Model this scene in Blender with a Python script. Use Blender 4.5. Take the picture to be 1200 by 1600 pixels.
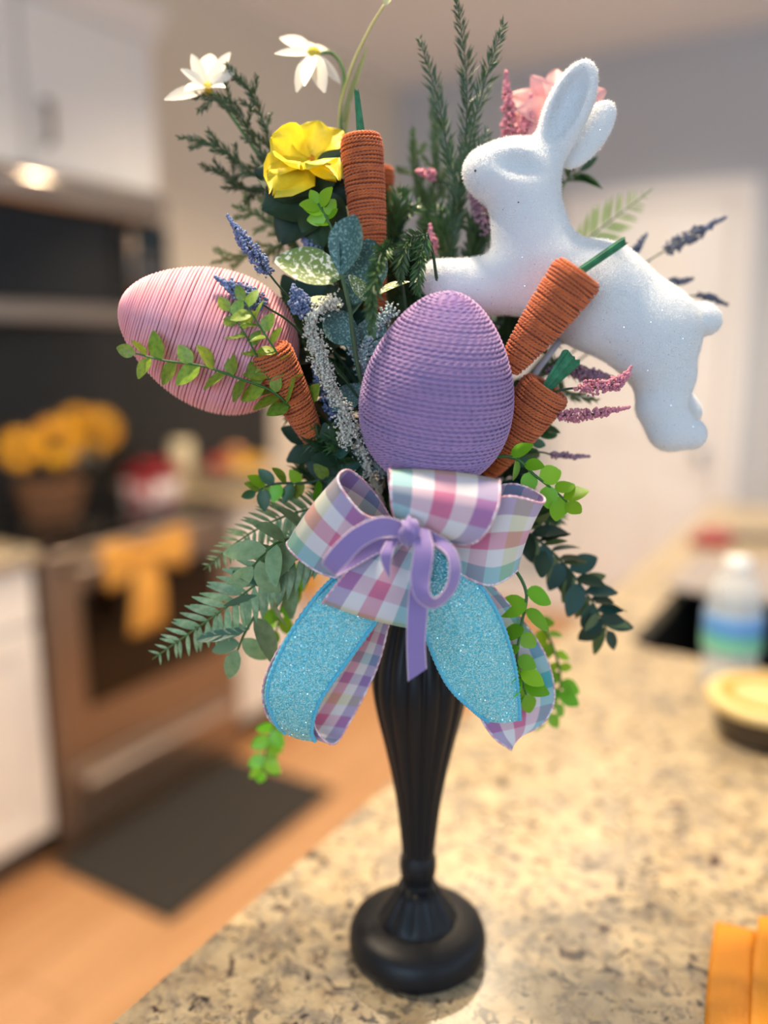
import bpy, bmesh, math, random
import numpy as np
from mathutils import Vector, Matrix
random.seed(7); rng = np.random.default_rng(7)
for o in list(bpy.data.objects): bpy.data.objects.remove(o)
scn = bpy.context.scene
COL = scn.collection
PI = math.pi
# ---------------------------------------------------------------- camera
FPX = 1300.0; YAW = math.radians(31.1); PITCH = math.radians(11.3); HCAM = 1.44
FW = np.array([-math.sin(YAW)*math.cos(PITCH), math.cos(YAW)*math.cos(PITCH), -math.sin(PITCH)])
RT = np.array([math.cos(YAW), math.sin(YAW), 0.0]); UPV = np.cross(RT, FW)
CAMP = np.array([0.0, 0.0, HCAM])
HF = np.array([-math.sin(YAW), math.cos(YAW), 0.0])     # horizontal forward
DAX = 0.645                                             # camera to vase axis
cam = bpy.data.cameras.new('camera'); camo = bpy.data.objects.new('camera', cam); COL.objects.link(camo)
camo.matrix_world = Matrix(((RT[0], UPV[0], -FW[0], CAMP[0]), (RT[1], UPV[1], -FW[1], CAMP[1]), (RT[2], UPV[2], -FW[2], CAMP[2]), (0, 0, 0, 1)))
cam.sensor_fit = 'VERTICAL'; cam.sensor_height = 36.0; cam.lens = 36.0*FPX/1600.0
cam.clip_start = 0.02; cam.clip_end = 60
cam.dof.use_dof = True; cam.dof.focus_distance = 0.592; cam.dof.aperture_fstop = cam.lens/25.0
scn.camera = camo
# ---------------------------------------------------------------- world, lights, exposure
w = bpy.data.worlds.new('world'); scn.world = w; w.use_nodes = True
bg = w.node_tree.nodes['Background']; bg.inputs[0].default_value = (0.70, 0.85, 1.0, 1); bg.inputs[1].default_value = 1.3
scn.view_settings.view_transform = 'Standard'; scn.view_settings.look = 'None'
scn.view_settings.exposure = 0.22; scn.view_settings.gamma = 1.0; scn.view_settings.use_curve_mapping = False
def light(kind, name, loc, energy, color, target=None, **kw):
    l = bpy.data.lights.new(name, kind); l.energy = energy; l.color = color
    for k, v in kw.items(): setattr(l, k, v)
    o = bpy.data.objects.new(name, l); COL.objects.link(o); o.location = loc
    if target is not None:
        o.rotation_euler = (Vector(target)-Vector(loc)).to_track_quat('-Z', 'Y').to_euler()
    return o
# daylight through the window behind the photographer
light('AREA', 'window_daylight', (0.25, -2.45, 1.65), 26, (0.52, 0.76, 1.0), target=(0.1, 0.6, 1.3), shape='RECTANGLE', size=2.2, size_y=1.4)
DOWNLIGHTS = [(-0.45, 0.62, 19), (-0.25, 2.3, 4), (-1.15, 2.45, 16), (-0.95, 3.35, 9), (0.9, 3.4, 14), (-1.40, 0.5, 15)]
# ---------------------------------------------------------------- helpers
def lin(c):
    if isinstance(c, str):
        c = c.lstrip('#'); c = [int(c[i:i+2], 16)/255 for i in (0, 2, 4)]
    return tuple((x/12.92 if x <= 0.04045 else ((x+0.055)/1.055)**2.4) for x in c)+(1.0,)
MATS = {}
def mat(name, color='#808080', rough=0.5, metal=0.0, sheen=0.0, noise=None, bump=None, rand=0.0, transl=0.0, trans=0.0, spec=0.5, coat=0.0, emit=None, es=0.0, alpha=1.0):
    """noise=(scale, colour2, lo, hi); bump=(scale, strength, distance)"""
    if name in MATS: return MATS[name]
    m = bpy.data.materials.new(name); m.use_nodes = True; nt = m.node_tree; N = nt.nodes; L = nt.links
    b = N['Principled BSDF']; b.inputs['Base Color'].default_value = lin(color); b.inputs['Roughness'].default_value = rough
    b.inputs['Metallic'].default_value = metal; b.inputs['Specular IOR Level'].default_value = spec
    b.inputs['Sheen Weight'].default_value = sheen; b.inputs['Coat Weight'].default_value = coat
    b.inputs['Transmission Weight'].default_value = trans; b.inputs['Alpha'].default_value = alpha
    if emit: b.inputs['Emission Color'].default_value = lin(emit); b.inputs['Emission Strength'].default_value = es
    col = None
    tc = N.new('ShaderNodeTexCoord')
    if noise:
        nz = N.new('ShaderNodeTexNoise'); nz.inputs['Scale'].default_value = noise[0]; nz.inputs['Detail'].default_value = 4
        L.new(tc.outputs['Object'], nz.inputs['Vector'])
        cr = N.new('ShaderNodeValToRGB'); cr.color_ramp.elements[0].position = noise[2]; cr.color_ramp.elements[1].position = noise[3]
        cr.color_ramp.elements[0].color = lin(color); cr.color_ramp.elements[1].color = lin(noise[1])
        L.new(nz.outputs['Fac'], cr.inputs['Fac']); col = cr.outputs['Color']
    if rand:
        oi = N.new('ShaderNodeObjectInfo'); hs = N.new('ShaderNodeHueSaturation')
        mr = N.new('ShaderNodeMapRange'); mr.inputs['To Min'].default_value = 1-rand; mr.inputs['To Max'].default_value = 1+rand
        L.new(oi.outputs['Random'], mr.inputs['Value']); L.new(mr.outputs['Result'], hs.inputs['Value'])
        mh = N.new('ShaderNodeMapRange'); mh.inputs['To Min'].default_value = 0.5-rand*0.08; mh.inputs['To Max'].default_value = 0.5+rand*0.08
        ml = N.new('ShaderNodeMath'); ml.operation = 'FRACT'; mm = N.new('ShaderNodeMath'); mm.operation = 'MULTIPLY'; mm.inputs[1].default_value = 7.31
        L.new(oi.outputs['Random'], mm.inputs[0]); L.new(mm.outputs[0], ml.inputs[0]); L.new(ml.outputs[0], mh.inputs['Value']); L.new(mh.outputs['Result'], hs.inputs['Hue'])
        if col: L.new(col, hs.inputs['Color'])
        else: hs.inputs['Color'].default_value = lin(color)
        col = hs.outputs['Color']
    if col: L.new(col, b.inputs['Base Color'])
    if bump:
        nb = N.new('ShaderNodeTexNoise'); nb.inputs['Scale'].default_value = bump[0]; nb.inputs['Detail'].default_value = 3
        L.new(tc.outputs['Object'], nb.inputs['Vector'])
        bp = N.new('ShaderNodeBump'); bp.inputs['Strength'].default_value = bump[1]; bp.inputs['Distance'].default_value = bump[2]
        L.new(nb.outputs['Fac'], bp.inputs['Height']); L.new(bp.outputs['Normal'], b.inputs['Normal'])
    if transl:
        t = N.new('ShaderNodeBsdfTranslucent'); mx = N.new('ShaderNodeMixShader'); mx.inputs[0].default_value = transl
        if col: L.new(col, t.inputs['Color'])
        else: t.inputs['Color'].default_value = lin(color)
        L.new(b.outputs[0], mx.inputs[1]); L.new(t.outputs[0], mx.inputs[2]); L.new(mx.outputs[0], N['Material Output'].inputs['Surface'])
    MATS[name] = m
    return m
WPOS = {}                                   # world position of every root/part (rotations are never used on parents)
def setp(o, label=None, cat=None, group=None, kind=None):
    if label: o['label'] = label
    if cat: o['category'] = cat
    if group: o['group'] = group
    if kind: o['kind'] = kind
    return o
def thing(name, label, cat, loc, group=None, kind=None):
    o = bpy.data.objects.new(name, None); COL.objects.link(o); o.location = Vector(loc); o.empty_display_size = 0.02
    WPOS[o.name] = Vector(loc)
    return setp(o, label, cat, group, kind)
def wp(o): return WPOS[o.name]
def mkmesh(name, V, Fc, m=None, smooth=True, uvs=None):
    me = bpy.data.meshes.new(name)
    V = np.asarray(V, dtype=np.float64).reshape(-1, 3)
    if isinstance(Fc, np.ndarray):
        n, k = Fc.shape
        me.vertices.add(len(V)); me.vertices.foreach_set('co', V.astype(np.float32).ravel())
        me.loops.add(n*k); me.loops.foreach_set('vertex_index', Fc.astype(np.int32).ravel())
        me.polygons.add(n); me.polygons.foreach_set('loop_start', np.arange(0, n*k, k, dtype=np.int32))
        me.update(calc_edges=True)
    else:
        me.from_pydata([tuple(v) for v in V], [], [tuple(f) for f in Fc])
    if smooth: me.polygons.foreach_set('use_smooth', np.ones(len(me.polygons), dtype=bool))
    if uvs is not None:
        ul = me.uv_layers.new(name='UVMap'); idx = np.zeros(len(me.loops), dtype=np.int32); me.loops.foreach_get('vertex_index', idx)
        ul.data.foreach_set('uv', np.asarray(uvs, dtype=np.float32)[idx].ravel())
    if m is not None:
        for mm in (m if isinstance(m, (list, tuple)) else [m]): me.materials.append(mm)
    me.update(); return me
def part(name, V, Fc, m, parent=None, smooth=True, uvs=None, kind=None, label=None, at=None, sharp=None):
    """one mesh object; V are world coordinates"""
    base = wp(parent) if parent is not None else Vector(at if at is not None else (0, 0, 0))
    V = np.asarray(V, dtype=np.float64).reshape(-1, 3)-np.array(base)
    me = mkmesh(name, V, Fc, m, smooth, uvs)
    if sharp: me.set_sharp_from_angle(angle=math.radians(sharp))
    o = bpy.data.objects.new(name, me); COL.objects.link(o)
    if parent is not None: o.parent = parent
    else: o.location = base
    WPOS[o.name] = Vector(base)
    return setp(o, label, None, None, kind)
def inst(name, me, M, parent, label=None):
    o = bpy.data.objects.new(name, me); COL.objects.link(o); o.parent = parent
    o.matrix_local = Matrix.Translation(-wp(parent)) @ M
    WPOS[o.name] = M.translation.copy()
    if label: o['label'] = label
    return o
def boxg(x0, x1, y0, y1, z0, z1, bev=0.0, seg=1):
    bm = bmesh.new(); bmesh.ops.create_cube(bm, size=1)
    bmesh.ops.scale(bm, vec=(x1-x0, y1-y0, z1-z0), verts=bm.verts)
    bmesh.ops.translate(bm, vec=((x0+x1)/2, (y0+y1)/2, (z0+z1)/2), verts=bm.verts)
    if bev > 0: bmesh.ops.bevel(bm, geom=list(bm.edges), offset=bev, segments=seg, affect='EDGES', profile=0.5)
    V = [tuple(v.co) for v in bm.verts]; Fc = [[v.index for v in f.verts] for f in bm.faces]; bm.free()
    return V, Fc
def merge(*gs):
    V = []; Fc = []
    for v, f in gs:
        k = len(V); V += [tuple(p) for p in v]; Fc += [[i+k for i in q] for q in f]
    return V, Fc
def boxp(name, dims, m, parent, bev=0.004, **kw):
    V, Fc = boxg(*dims, bev=bev); return part(name, V, Fc, m, parent, smooth=False, **kw)
def crom(P_, n):
    P_ = np.asarray(P_, float); k = len(P_)
    if k == 2: t = np.linspace(0, 1, n)[:, None]; return P_[0]*(1-t)+P_[1]*t
    E = np.vstack([2*P_[0]-P_[1], P_, 2*P_[-1]-P_[-2]]); out = []
    for s in np.linspace(0, k-1, n):
        i = min(int(s), k-2); t = s-i; a, b, c, d = E[i], E[i+1], E[i+2], E[i+3]
        out.append(0.5*((2*b)+(-a+c)*t+(2*a-5*b+4*c-d)*t*t+(-a+3*b-3*c+d)*t**3))
    return np.array(out)
def frames(C):
    T = np.gradient(C, axis=0); T /= np.linalg.norm(T, axis=1)[:, None]+1e-12
    n = np.cross(T[0], [0.3, 0.2, 1.0]); n /= np.linalg.norm(n)+1e-12; Ns = [n]
    for i in range(1, len(C)):
        n = Ns[-1]-T[i]*np.dot(Ns[-1], T[i]); n /= np.linalg.norm(n)+1e-12; Ns.append(n)
    Ns = np.array(Ns); return T, Ns, np.cross(T, Ns)
def tube(C, r, sides=6, cap=True):
    C = np.asarray(C, float); n = len(C); r = np.broadcast_to(np.asarray(r, float), (n,))
    T, A, B = frames(C); th = np.arange(sides)*2*PI/sides
    V = (C[:, None, :]+r[:, None, None]*(np.cos(th)[None, :, None]*A[:, None, :]+np.sin(th)[None, :, None]*B[:, None, :])).reshape(-1, 3)
    i = np.arange(n-1)[:, None]*sides; j = np.arange(sides)[None, :]; j2 = (j+1) % sides
    Fc = np.stack([i+j, i+j2, i+sides+j2, i+sides+j], -1).reshape(-1, 4)
    if not cap: return V, Fc
    return V, [list(q) for q in Fc]+[list(range(sides))[::-1], list(range((n-1)*sides, n*sides))]
def lathe(prof, cx, cy, seg=40, cap=True):
    V = []; Fc = []; n = len(prof)
    for r, z in prof:
        for k in range(seg): a = 2*PI*k/seg; V.append((cx+r*math.cos(a), cy+r*math.sin(a), z))
    for i in range(n-1):
        for k in range(seg): k2 = (k+1) % seg; Fc.append([i*seg+k, i*seg+k2, (i+1)*seg+k2, (i+1)*seg+k])
    if cap: Fc.append(list(range(seg))[::-1]); Fc.append(list(range((n-1)*seg, n*seg)))
    return V, Fc
def ico(sub=1):
    bm = bmesh.new(); bmesh.ops.create_icosphere(bm, subdivisions=sub, radius=1)
    V = np.array([v.co[:] for v in bm.verts]); Fc = np.array([[v.index for v in f.verts] for f in bm.faces]); bm.free(); return V, Fc
ICO1 = ico(1); ICO2 = ico(2); ICO3 = ico(3)
def cluster(pts, radii, base=ICO1, jit=0.2):
    V, Fc = base; pts = np.asarray(pts, float); n = len(pts)
    S = np.asarray(radii, float).reshape(-1, 1, 1)*(1+jit*rng.uniform(-1, 1, (n, len(V), 1)))
    VV = (pts[:, None, :]+V[None]*S).reshape(-1, 3); FF = (Fc[None]+np.arange(n)[:, None, None]*len(V)).reshape(-1, 3)
    return VV, FF
def ray(px, py): return FW+RT*(px-600)/FPX-UPV*(py-800)/FPX
def P(px, py, d=0.0):
    r = ray(px, py); return CAMP+r*((DAX-d)/float(r @ HF))
def PP(pts): return np.array([P(*p) for p in pts])
def mpp(px, py, d=0.0): return (DAX-d)/float(ray(px, py) @ HF)/FPX
TOC = -HF                                                # toward the camera
def atz(px, py, z): r = ray(px, py); return CAMP+r*((z-HCAM)/r[2])
def atx(px, py, X): r = ray(px, py); return CAMP+r*(X/r[0])
def aty(px, py, Y): r = ray(px, py); return CAMP+r*(Y/r[1])
def basis(o, y, n):
    """matrix with local +Y along y, +Z near n"""
    y = Vector(y).normalized(); n = Vector(n); x = y.cross(n)
    if x.length < 1e-6: x = y.cross(Vector((0.1, 0.3, 1)))
    x.normalize(); z = x.cross(y)
    return Matrix(((x.x, y.x, z.x, o[0]), (x.y, y.y, z.y, o[1]), (x.z, y.z, z.z, o[2]), (0, 0, 0, 1)))
def rv(s=1.0): return Vector(rng.normal(0, s, 3))
# ================================================================ THE ROOM
m_wall = mat('wall_paint', '#c2c8d0', 0.85, bump=(60, 0.05, 0.002))
m_ceil = mat('ceiling_paint', '#f3f4f5', 0.9)
m_white = mat('white_cabinet_paint', '#e6e2de', 0.45)
m_door = mat('white_door_paint', '#f2f2f4', 0.5)
m_steel = mat('stainless_steel', '#9d8f84', 0.32, metal=0.9, bump=(40, 0.03, 0.001))
m_blackglass = mat('black_glass', '#0c0b0b', 0.12)
m_black = mat('black_enamel', '#141212', 0.35)
m_bronze = mat('oil_rubbed_bronze', '#4a4038', 0.4, metal=0.7)
m_floorbase = mat('floor_underlay', '#6b4a30', 0.9)
def struct(name, V, Fc, m, parent=None, smooth=False, at=None, **kw):
    o = part(name, V, Fc, m, parent, smooth=smooth, at=at, **kw)
    if parent is None: o['kind'] = 'structure'
    return o
floor = struct('floor', *boxg(-2.6, 4.0, -2.7, 4.4, -0.10, -0.012), m_floorbase)
for i, cc in enumerate(['#c39468', '#bb8a5f', '#cb9d72']):
    m = mat('oak_plank_%d' % i, cc, 0.45, bump=(30, 0.05, 0.001)); nt = m.node_tree; N = nt.nodes; L = nt.links
    tc = N.new('ShaderNodeTexCoord'); mp = N.new('ShaderNodeMapping'); mp.inputs['Scale'].default_value = (40, 2.2, 10)
    nz = N.new('ShaderNodeTexNoise'); nz.inputs['Scale'].default_value = 1.0; nz.inputs['Detail'].default_value = 6
    cr = N.new('ShaderNodeValToRGB'); cr.color_ramp.elements[0].position = 0.3; cr.color_ramp.elements[1].position = 0.75
    cr.color_ramp.elements[0].color = lin(cc); c2 = lin(cc); cr.color_ramp.elements[1].color = (c2[0]*0.68, c2[1]*0.62, c2[2]*0.56, 1)
    L.new(tc.outputs['Object'], mp.inputs[0]); L.new(mp.outputs[0], nz.inputs['Vector']); L.new(nz.outputs['Fac'], cr.inputs[0]); L.new(cr.outputs[0], N['Principled BSDF'].inputs['Base Color'])
PV, PF = boxg(-0.0885, 0.0885, -0.609, 0.609, -0.012, 0.0, bev=0.0015)
pmesh = [mkmesh('plank', PV, PF, MATS['oak_plank_%d' % i], smooth=False) for i in range(3)]
k = 0
for ix in range(14):
    x = -2.41+ix*0.18; off = (ix*0.43) % 1.22
    for iy in range(6):
        y0 = max(-0.5, -0.5-off+iy*1.22); y1 = min(4.3, -0.5-off+(iy+1)*1.22)
        if y1-y0 < 0.03: continue
        inst('plank', pmesh[(ix*2+iy*3+ix//3) % 3], Matrix.Translation((x, (y0+y1)/2, 0)) @ Matrix.Diagonal((1, (y1-y0)/1.22, 1, 1)), floor); k += 1
struct('ceiling', *boxg(-2.6, 4.0, -2.7, 4.4, 2.83, 2.93), m_ceil)
wall_left = struct('wall_left', *boxg(-2.6, -2.5, -2.7, 4.3, 0, 2.83), mat('wall_paint_warm', '#ddd0bd', 0.85, bump=(60, 0.05, 0.002)))
struct('backsplash', *boxg(-2.5, -2.488, 0.4, 3.1, 0.925, 1.52), mat('dark_backsplash', '#17140f', 0.3), wall_left)
wall_back = struct('wall_back', *boxg(-2.6, 4.0, 4.3, 4.4, 0, 2.83), m_wall)
# wall behind the photographer with its window opening
gs = [boxg(-2.6, -0.95, -2.7, -2.6, 0, 2.83), boxg(1.45, 4.0, -2.7, -2.6, 0, 2.83), boxg(-0.95, 1.45, -2.7, -2.6, 0, 0.9), boxg(-0.95, 1.45, -2.7, -2.6, 2.4, 2.83)]
struct('wall_rear', *merge(*gs), m_wall)
fr = merge(boxg(-0.95, -0.88, -2.68, -2.6, 0.9, 2.4), boxg(1.38, 1.45, -2.68, -2.6, 0.9, 2.4), boxg(-0.88, 1.38, -2.68, -2.6, 0.9, 0.97), boxg(-0.88, 1.38, -2.68, -2.6, 2.33, 2.4), boxg(0.23, 0.27, -2.68, -2.6, 0.97, 2.33))
win = struct('window_1', *fr, m_door)
# interior door
dr = struct('door_1', *boxg(-1.42, -0.70, 4.262, 4.298, 0.01, 2.10, bev=0.003), m_door)
for (z0, z1) in ((0.98, 1.96), (0.20, 0.74)):
    for (x0, x1) in ((-1.30, -1.10), (-1.02, -0.82)):
        boxp('door_panel', (x0, x1, 4.250, 4.262, z0, z1), m_door, dr, bev=0.008)
V, Fc = lathe([(0.028, 0), (0.028, 0.006), (0.011, 0.012), (0.011, 0.035), (0.026, 0.045), (0.029, 0.058), (0.022, 0.068), (0.0, 0.07)], 0, 0, 20)
V = [(-0.765+x, 4.262-z, 0.92+y) for x, y, z in V]
part('door_knob', V, Fc, mat('satin_nickel', '#8b8f99', 0.35, metal=0.9), dr)
struct('trim_1', *merge(boxg(-1.52, -1.43, 4.265, 4.3, 0, 2.19, bev=0.004), boxg(-0.69, -0.60, 4.265, 4.3, 0, 2.19, bev=0.004), boxg(-1.43, -0.69, 4.265, 4.3, 2.11, 2.19, bev=0.004)), m_door)
struct('baseboard_back', *merge(boxg(-2.5, -1.53, 4.282, 4.3, 0, 0.13, bev=0.003), boxg(-0.59, 4.0, 4.282, 4.3, 0, 0.13, bev=0.003)), m_door)
struct('baseboard_left', *boxg(-2.5, -2.482, 2.75, 4.28, 0, 0.13, bev=0.003), m_door)
# recessed downlights
for i, (x, y, e) in enumerate(DOWNLIGHTS):
    where = ['over the flower arrangement', 'over the sink', 'over the stove aisle', 'near the white door', 'beyond the far end of the island', 'behind the photographer over the aisle'][i]
    t = thing('recessed_downlight', 'round white recessed ceiling downlight ' + where, 'ceiling light', (x, y, 2.83), 'recessed ceiling downlights')
    part('trim_ring', *lathe([(0.062, 2.829), (0.085, 2.829), (0.085, 2.822), (0.066, 2.818), (0.060, 2.829)], x, y, 28, cap=False), m_door, t)
    part('lens', *lathe([(0.061, 2.826), (0.061, 2.823)], x, y, 24), mat('lit_lens', '#fff0d8', 0.5, emit='#ffdfb0', es=6.0), t)
    l = light('SPOT', 'downlight_lamp', (x, y, 2.81), e*8, (1.0, 0.80, 0.56), spot_size=math.radians(128), spot_blend=0.6, shadow_soft_size=0.06)
    l.parent = t; l.location = Vector((0, 0, -0.02))
# ================================================================ STOVE WALL
def shaker(parent, xf, y0, y1, z0, z1, m, name='door', th=0.02, knob=None):
    """shaker door facing +x with its front at xf"""
    d = boxp(name, (xf-th, xf-0.006, y0, y1, z0, z1), m, parent, bev=0.001)
    s = 0.06
    for q in ((xf-0.006, xf, y0, y0+s, z0, z1), (xf-0.006, xf, y1-s, y1, z0, z1), (xf-0.006, xf, y0+s, y1-s, z0, z0+s), (xf-0.006, xf, y0+s, y1-s, z1-s, z1)):
        boxp('frame_rail', q, m, d, bev=0.001)
    if knob:
        ky, kz, vert = knob
        hl = 0.055
        pts = [(xf, ky-(0 if vert else hl), kz-(hl if vert else 0)), (xf+0.028, ky-(0 if vert else hl), kz-(hl if vert else 0)), (xf+0.028, ky+(0 if vert else hl), kz+(hl if vert else 0)), (xf, ky+(0 if vert else hl), kz+(hl if vert else 0))]
        part('handle', *tube(pts, 0.008, 8), m_bronze, d, label='dark bronze cabinet pull')
    return d
m_granite = bpy.data.materials.new('granite'); m_granite.use_nodes = True
def granite():
    nt = m_granite.node_tree; N = nt.nodes; L = nt.links; b = N['Principled BSDF']; b.inputs['Roughness'].default_value = 0.28
    tc = N.new('ShaderNodeTexCoord')
    def noise(s, d=5, r=0.6, dist=0.0):
        n = N.new('ShaderNodeTexNoise'); n.inputs['Scale'].default_value = s; n.inputs['Detail'].default_value = d; n.inputs['Roughness'].default_value = r
        n.inputs['Distortion'].default_value = dist; L.new(tc.outputs['Object'], n.inputs['Vector']); return n.outputs['Fac']
    def ramp(fac, a, c, pa, pc):
        r = N.new('ShaderNodeValToRGB'); r.color_ramp.elements[0].position = pa; r.color_ramp.elements[1].position = pc
        r.color_ramp.elements[0].color = a; r.color_ramp.elements[1].color = c; L.new(fac, r.inputs[0]); return r.outputs[0]
    def mix(f, a, c):
        x = N.new('ShaderNodeMix'); x.data_type = 'RGBA'; L.new(f, x.inputs[0]); L.new(a, x.inputs[6])
        if isinstance(c, tuple): x.inputs[7].default_value = c
        else: L.new(c, x.inputs[7])
        return x.outputs[2]
    W = (1, 1, 1, 1); K = (0, 0, 0, 1)
    base = ramp(noise(45, 5, .65, .5), lin('#ad9775'), lin('#d0bd99'), 0.35, 0.66)
    g = ramp(noise(20, 6, .7, 1.2), K, (0.75, 0.75, 0.75, 1), 0.47, 0.62); base = mix(g, base, lin('#827b73'))
    g2 = ramp(noise(75, 4, .7, .6), K, (0.85, 0.85, 0.85, 1), 0.52, 0.62); base = mix(g2, base, lin('#645d55'))
    g3 = ramp(noise(60, 3, .55, 1.0), W, K, 0.34, 0.40); base = mix(g3, base, lin('#2a2526'))
    g4 = ramp(noise(33, 3, .5, 0.6), W, K, 0.29, 0.335); base = mix(g4, base, lin('#3a2227'))
    L.new(base, b.inputs['Base Color'])
granite()
# left base cabinet and counter
t = thing('base_cabinet', 'white shaker base cabinet at the left edge beside the oven', 'cabinet', (-2.18, 0.94, 0))
boxp('body', (-2.5, -1.90, 0.55, 1.335, 0.10, 0.885), m_white, t)
boxp('toe_kick', (-2.45, -1.97, 0.55, 1.335, 0.0, 0.10), mat('toe_kick_grey', '#5b5754', 0.7), t, bev=0)
boxp('drawer_front', (-1.90, -1.88, 0.56, 1.328, 0.72, 0.875), m_white, t)
shaker(t, -1.88, 0.95, 1.328, 0.115, 0.705, m_white, knob=(0.99, 0.62, True))
shaker(t, -1.88, 0.56, 0.94, 0.115, 0.705, m_white, knob=(0.90, 0.62, True))
o = boxp('granite_countertop', (-2.5, -1.855, 0.53, 1.34, 0.886, 0.922), m_granite, None, at=(-2.18, 0.94, 0.886)); setp(o, 'beige granite countertop slab left of the stove', 'countertop')
# right base cabinet and counter
t = thing('base_cabinet', 'narrow white base cabinet to the right of the oven', 'cabinet', (-2.18, 2.36, 0))
boxp('body', (-2.5, -1.90, 2.115, 2.60, 0.10, 0.885), m_white, t)
boxp('toe_kick', (-2.45, -1.97, 2.115, 2.60, 0.0, 0.10), MATS['toe_kick_grey'], t, bev=0)
boxp('drawer_front', (-1.90, -1.88, 2.12, 2.595, 0.72, 0.875), m_white, t)
shaker(t, -1.88, 2.12, 2.595, 0.115, 0.705, m_white, knob=(2.17, 0.62, True))
o = boxp('granite_countertop', (-2.5, -1.855, 2.112, 2.63, 0.886, 0.922), m_granite, None, at=(-2.18, 2.36, 0.886)); setp(o, 'short beige granite countertop slab right of the stove', 'countertop')
# range
t = thing('kitchen_range', 'stainless steel freestanding range with dark oven window behind a black mat', 'stove', (-2.17, 1.725, 0))
Y0, Y1 = 1.350, 2.103
boxp('body', (-2.48, -1.90, Y0, Y1, 0.03, 0.90), m_black, t)
boxp('side_trim', (-1.90, -1.865, Y0, Y0+0.03, 0.05, 0.90), m_steel, t)
d = boxp('oven_door', (-1.898, -1.862, Y0+0.032, Y1-0.004, 0.275, 0.895), m_steel, t)
boxp('oven_window', (-1.863, -1.858, Y0+0.11, Y1-0.10, 0.43, 0.775), mat('oven_window_glass', '#120d0a', 0.15), d, bev=0.001)
V, Fc = tube([(-1.862, Y0+0.07, 0.845), (-1.815, Y0+0.07, 0.845), (-1.815, Y1-0.07, 0.845), (-1.862, Y1-0.07, 0.845)], 0.011, 10); part('oven_handle', V, Fc, m_steel, d)
d = boxp('storage_drawer', (-1.898, -1.862, Y0+0.032, Y1-0.004, 0.055, 0.268), m_steel, t)
boxp('drawer_pull', (-1.862, -1.84, Y0+0.08, Y1-0.05, 0.20, 0.225), mat('brushed_pull', '#cfc4bb', 0.3, metal=0.85), d)
boxp('cooktop', (-2.48, -1.862, Y0, Y1, 0.90, 0.925), m_blackglass, t)
for (bx_, by_) in ((-2.32, 1.54), (-2.32, 1.91), (-2.05, 1.54), (-2.05, 1.91)):
    part('burner_ring', *lathe([(0.075, 0.9252), (0.085, 0.9262), (0.09, 0.9252)], bx_, by_, 28, cap=False), mat('burner_grey', '#3a3836', 0.5), t)
bgd = boxp('back_guard', (-2.487, -2.42, Y0, Y1, 0.925, 1.14), m_black, t)
for ky in (1.45, 1.53, 1.92, 2.0):
    V, Fc = lathe([(0.022, 0), (0.020, 0.02), (0.0, 0.022)], 0, 0, 16); part('burner_knob', [(-2.42+z, ky+x, 1.05+y) for x, y, z in V], Fc, m_steel, bgd)
boxp('clock_display', (-2.421, -2.417, 1.65, 1.80, 1.02, 1.09), mat('display_glass', '#1b2a33', 0.1), bgd, bev=0)
# over the range microwave
t = thing('over_range_microwave', 'stainless and black over-the-range microwave under the white wall cabinet', 'microwave', (-2.3, 1.725, 1.51))
boxp('body', (-2.5, -2.13, Y0, Y1, 1.51, 1.925), m_black, t)
V, Fc = boxg(-2.16, -2.09, Y0, Y1, 1.825, 1.925, bev=0.034, seg=5); part('vent_grille', V, Fc, mat('polished_steel', '#b8aca0', 0.12, metal=0.95), t)
d = boxp('microwave_door', (-2.13, -2.10, Y0, 1.925, 1.565, 1.822), m_blackglass, t)
V, Fc = tube([(-2.10, 1.90, 1.60), (-2.06, 1.90, 1.60), (-2.06, 1.90, 1.79), (-2.10, 1.90, 1.79)], 0.009, 8); part('door_handle', V, Fc, m_steel, d)
cp = boxp('control_panel', (-2.13, -2.102, 1.93, Y1, 1.565, 1.822), m_blackglass, t)
boxp('display', (-2.103, -2.100, 1.96, 2.07, 1.75, 1.80), MATS['display_glass'], cp, bev=0)
for r in range(4):
    for c in range(3):
        boxp('key', (-2.103, -2.0995, 1.965+c*0.037, 1.993+c*0.037, 1.585+r*0.038, 1.612+r*0.038), mat('key_grey', '#4a4c50', 0.5), cp, bev=0)
boxp('bottom_trim', (-2.13, -2.10, Y0, Y1, 1.51, 1.562), m_steel, t)
# wall cabinets
t = thing('wall_cabinet', 'white shaker wall cabinet with crown moulding above the microwave', 'cabinet', (-2.3, 1.6, 1.93))
boxp('body', (-2.5, -2.16, 1.12, 2.105, 1.93, 2.40), m_white, t)
shaker(t, -2.14, 1.125, 1.60, 1.935, 2.385, m_white)
shaker(t, -2.14, 1.62, 2.10, 1.935, 2.385, m_white, knob=(1.675, 2.06, True))
prof = [(-2.16, 2.39), (-2.135, 2.40), (-2.125, 2.43), (-2.095, 2.455), (-2.085, 2.48), (-2.5, 2.48), (-2.5, 2.39)]
V = [(x, y, z) for y in (1.12, 2.13) for x, z in prof]; n = len(prof)
Fc = [[i, (i+1) % n, n+(i+1) % n, n+i] for i in range(n)]+[list(range(n))[::-1], list(range(n, 2*n))]
part('crown_moulding', V, Fc, m_white, t, smooth=False)
# black mat
o = boxp('floor_mat', (-1.885, -1.43, 1.32, 2.06, 0.0005, 0.014), mat('black_mat_rubber', '#2a2623', 0.8, bump=(200, 0.3, 0.002)), None, bev=0.005, at=(-1.65, 1.69, 0)); setp(o, 'dark rectangular anti-fatigue mat on the wood floor before the oven', 'mat')
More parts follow.
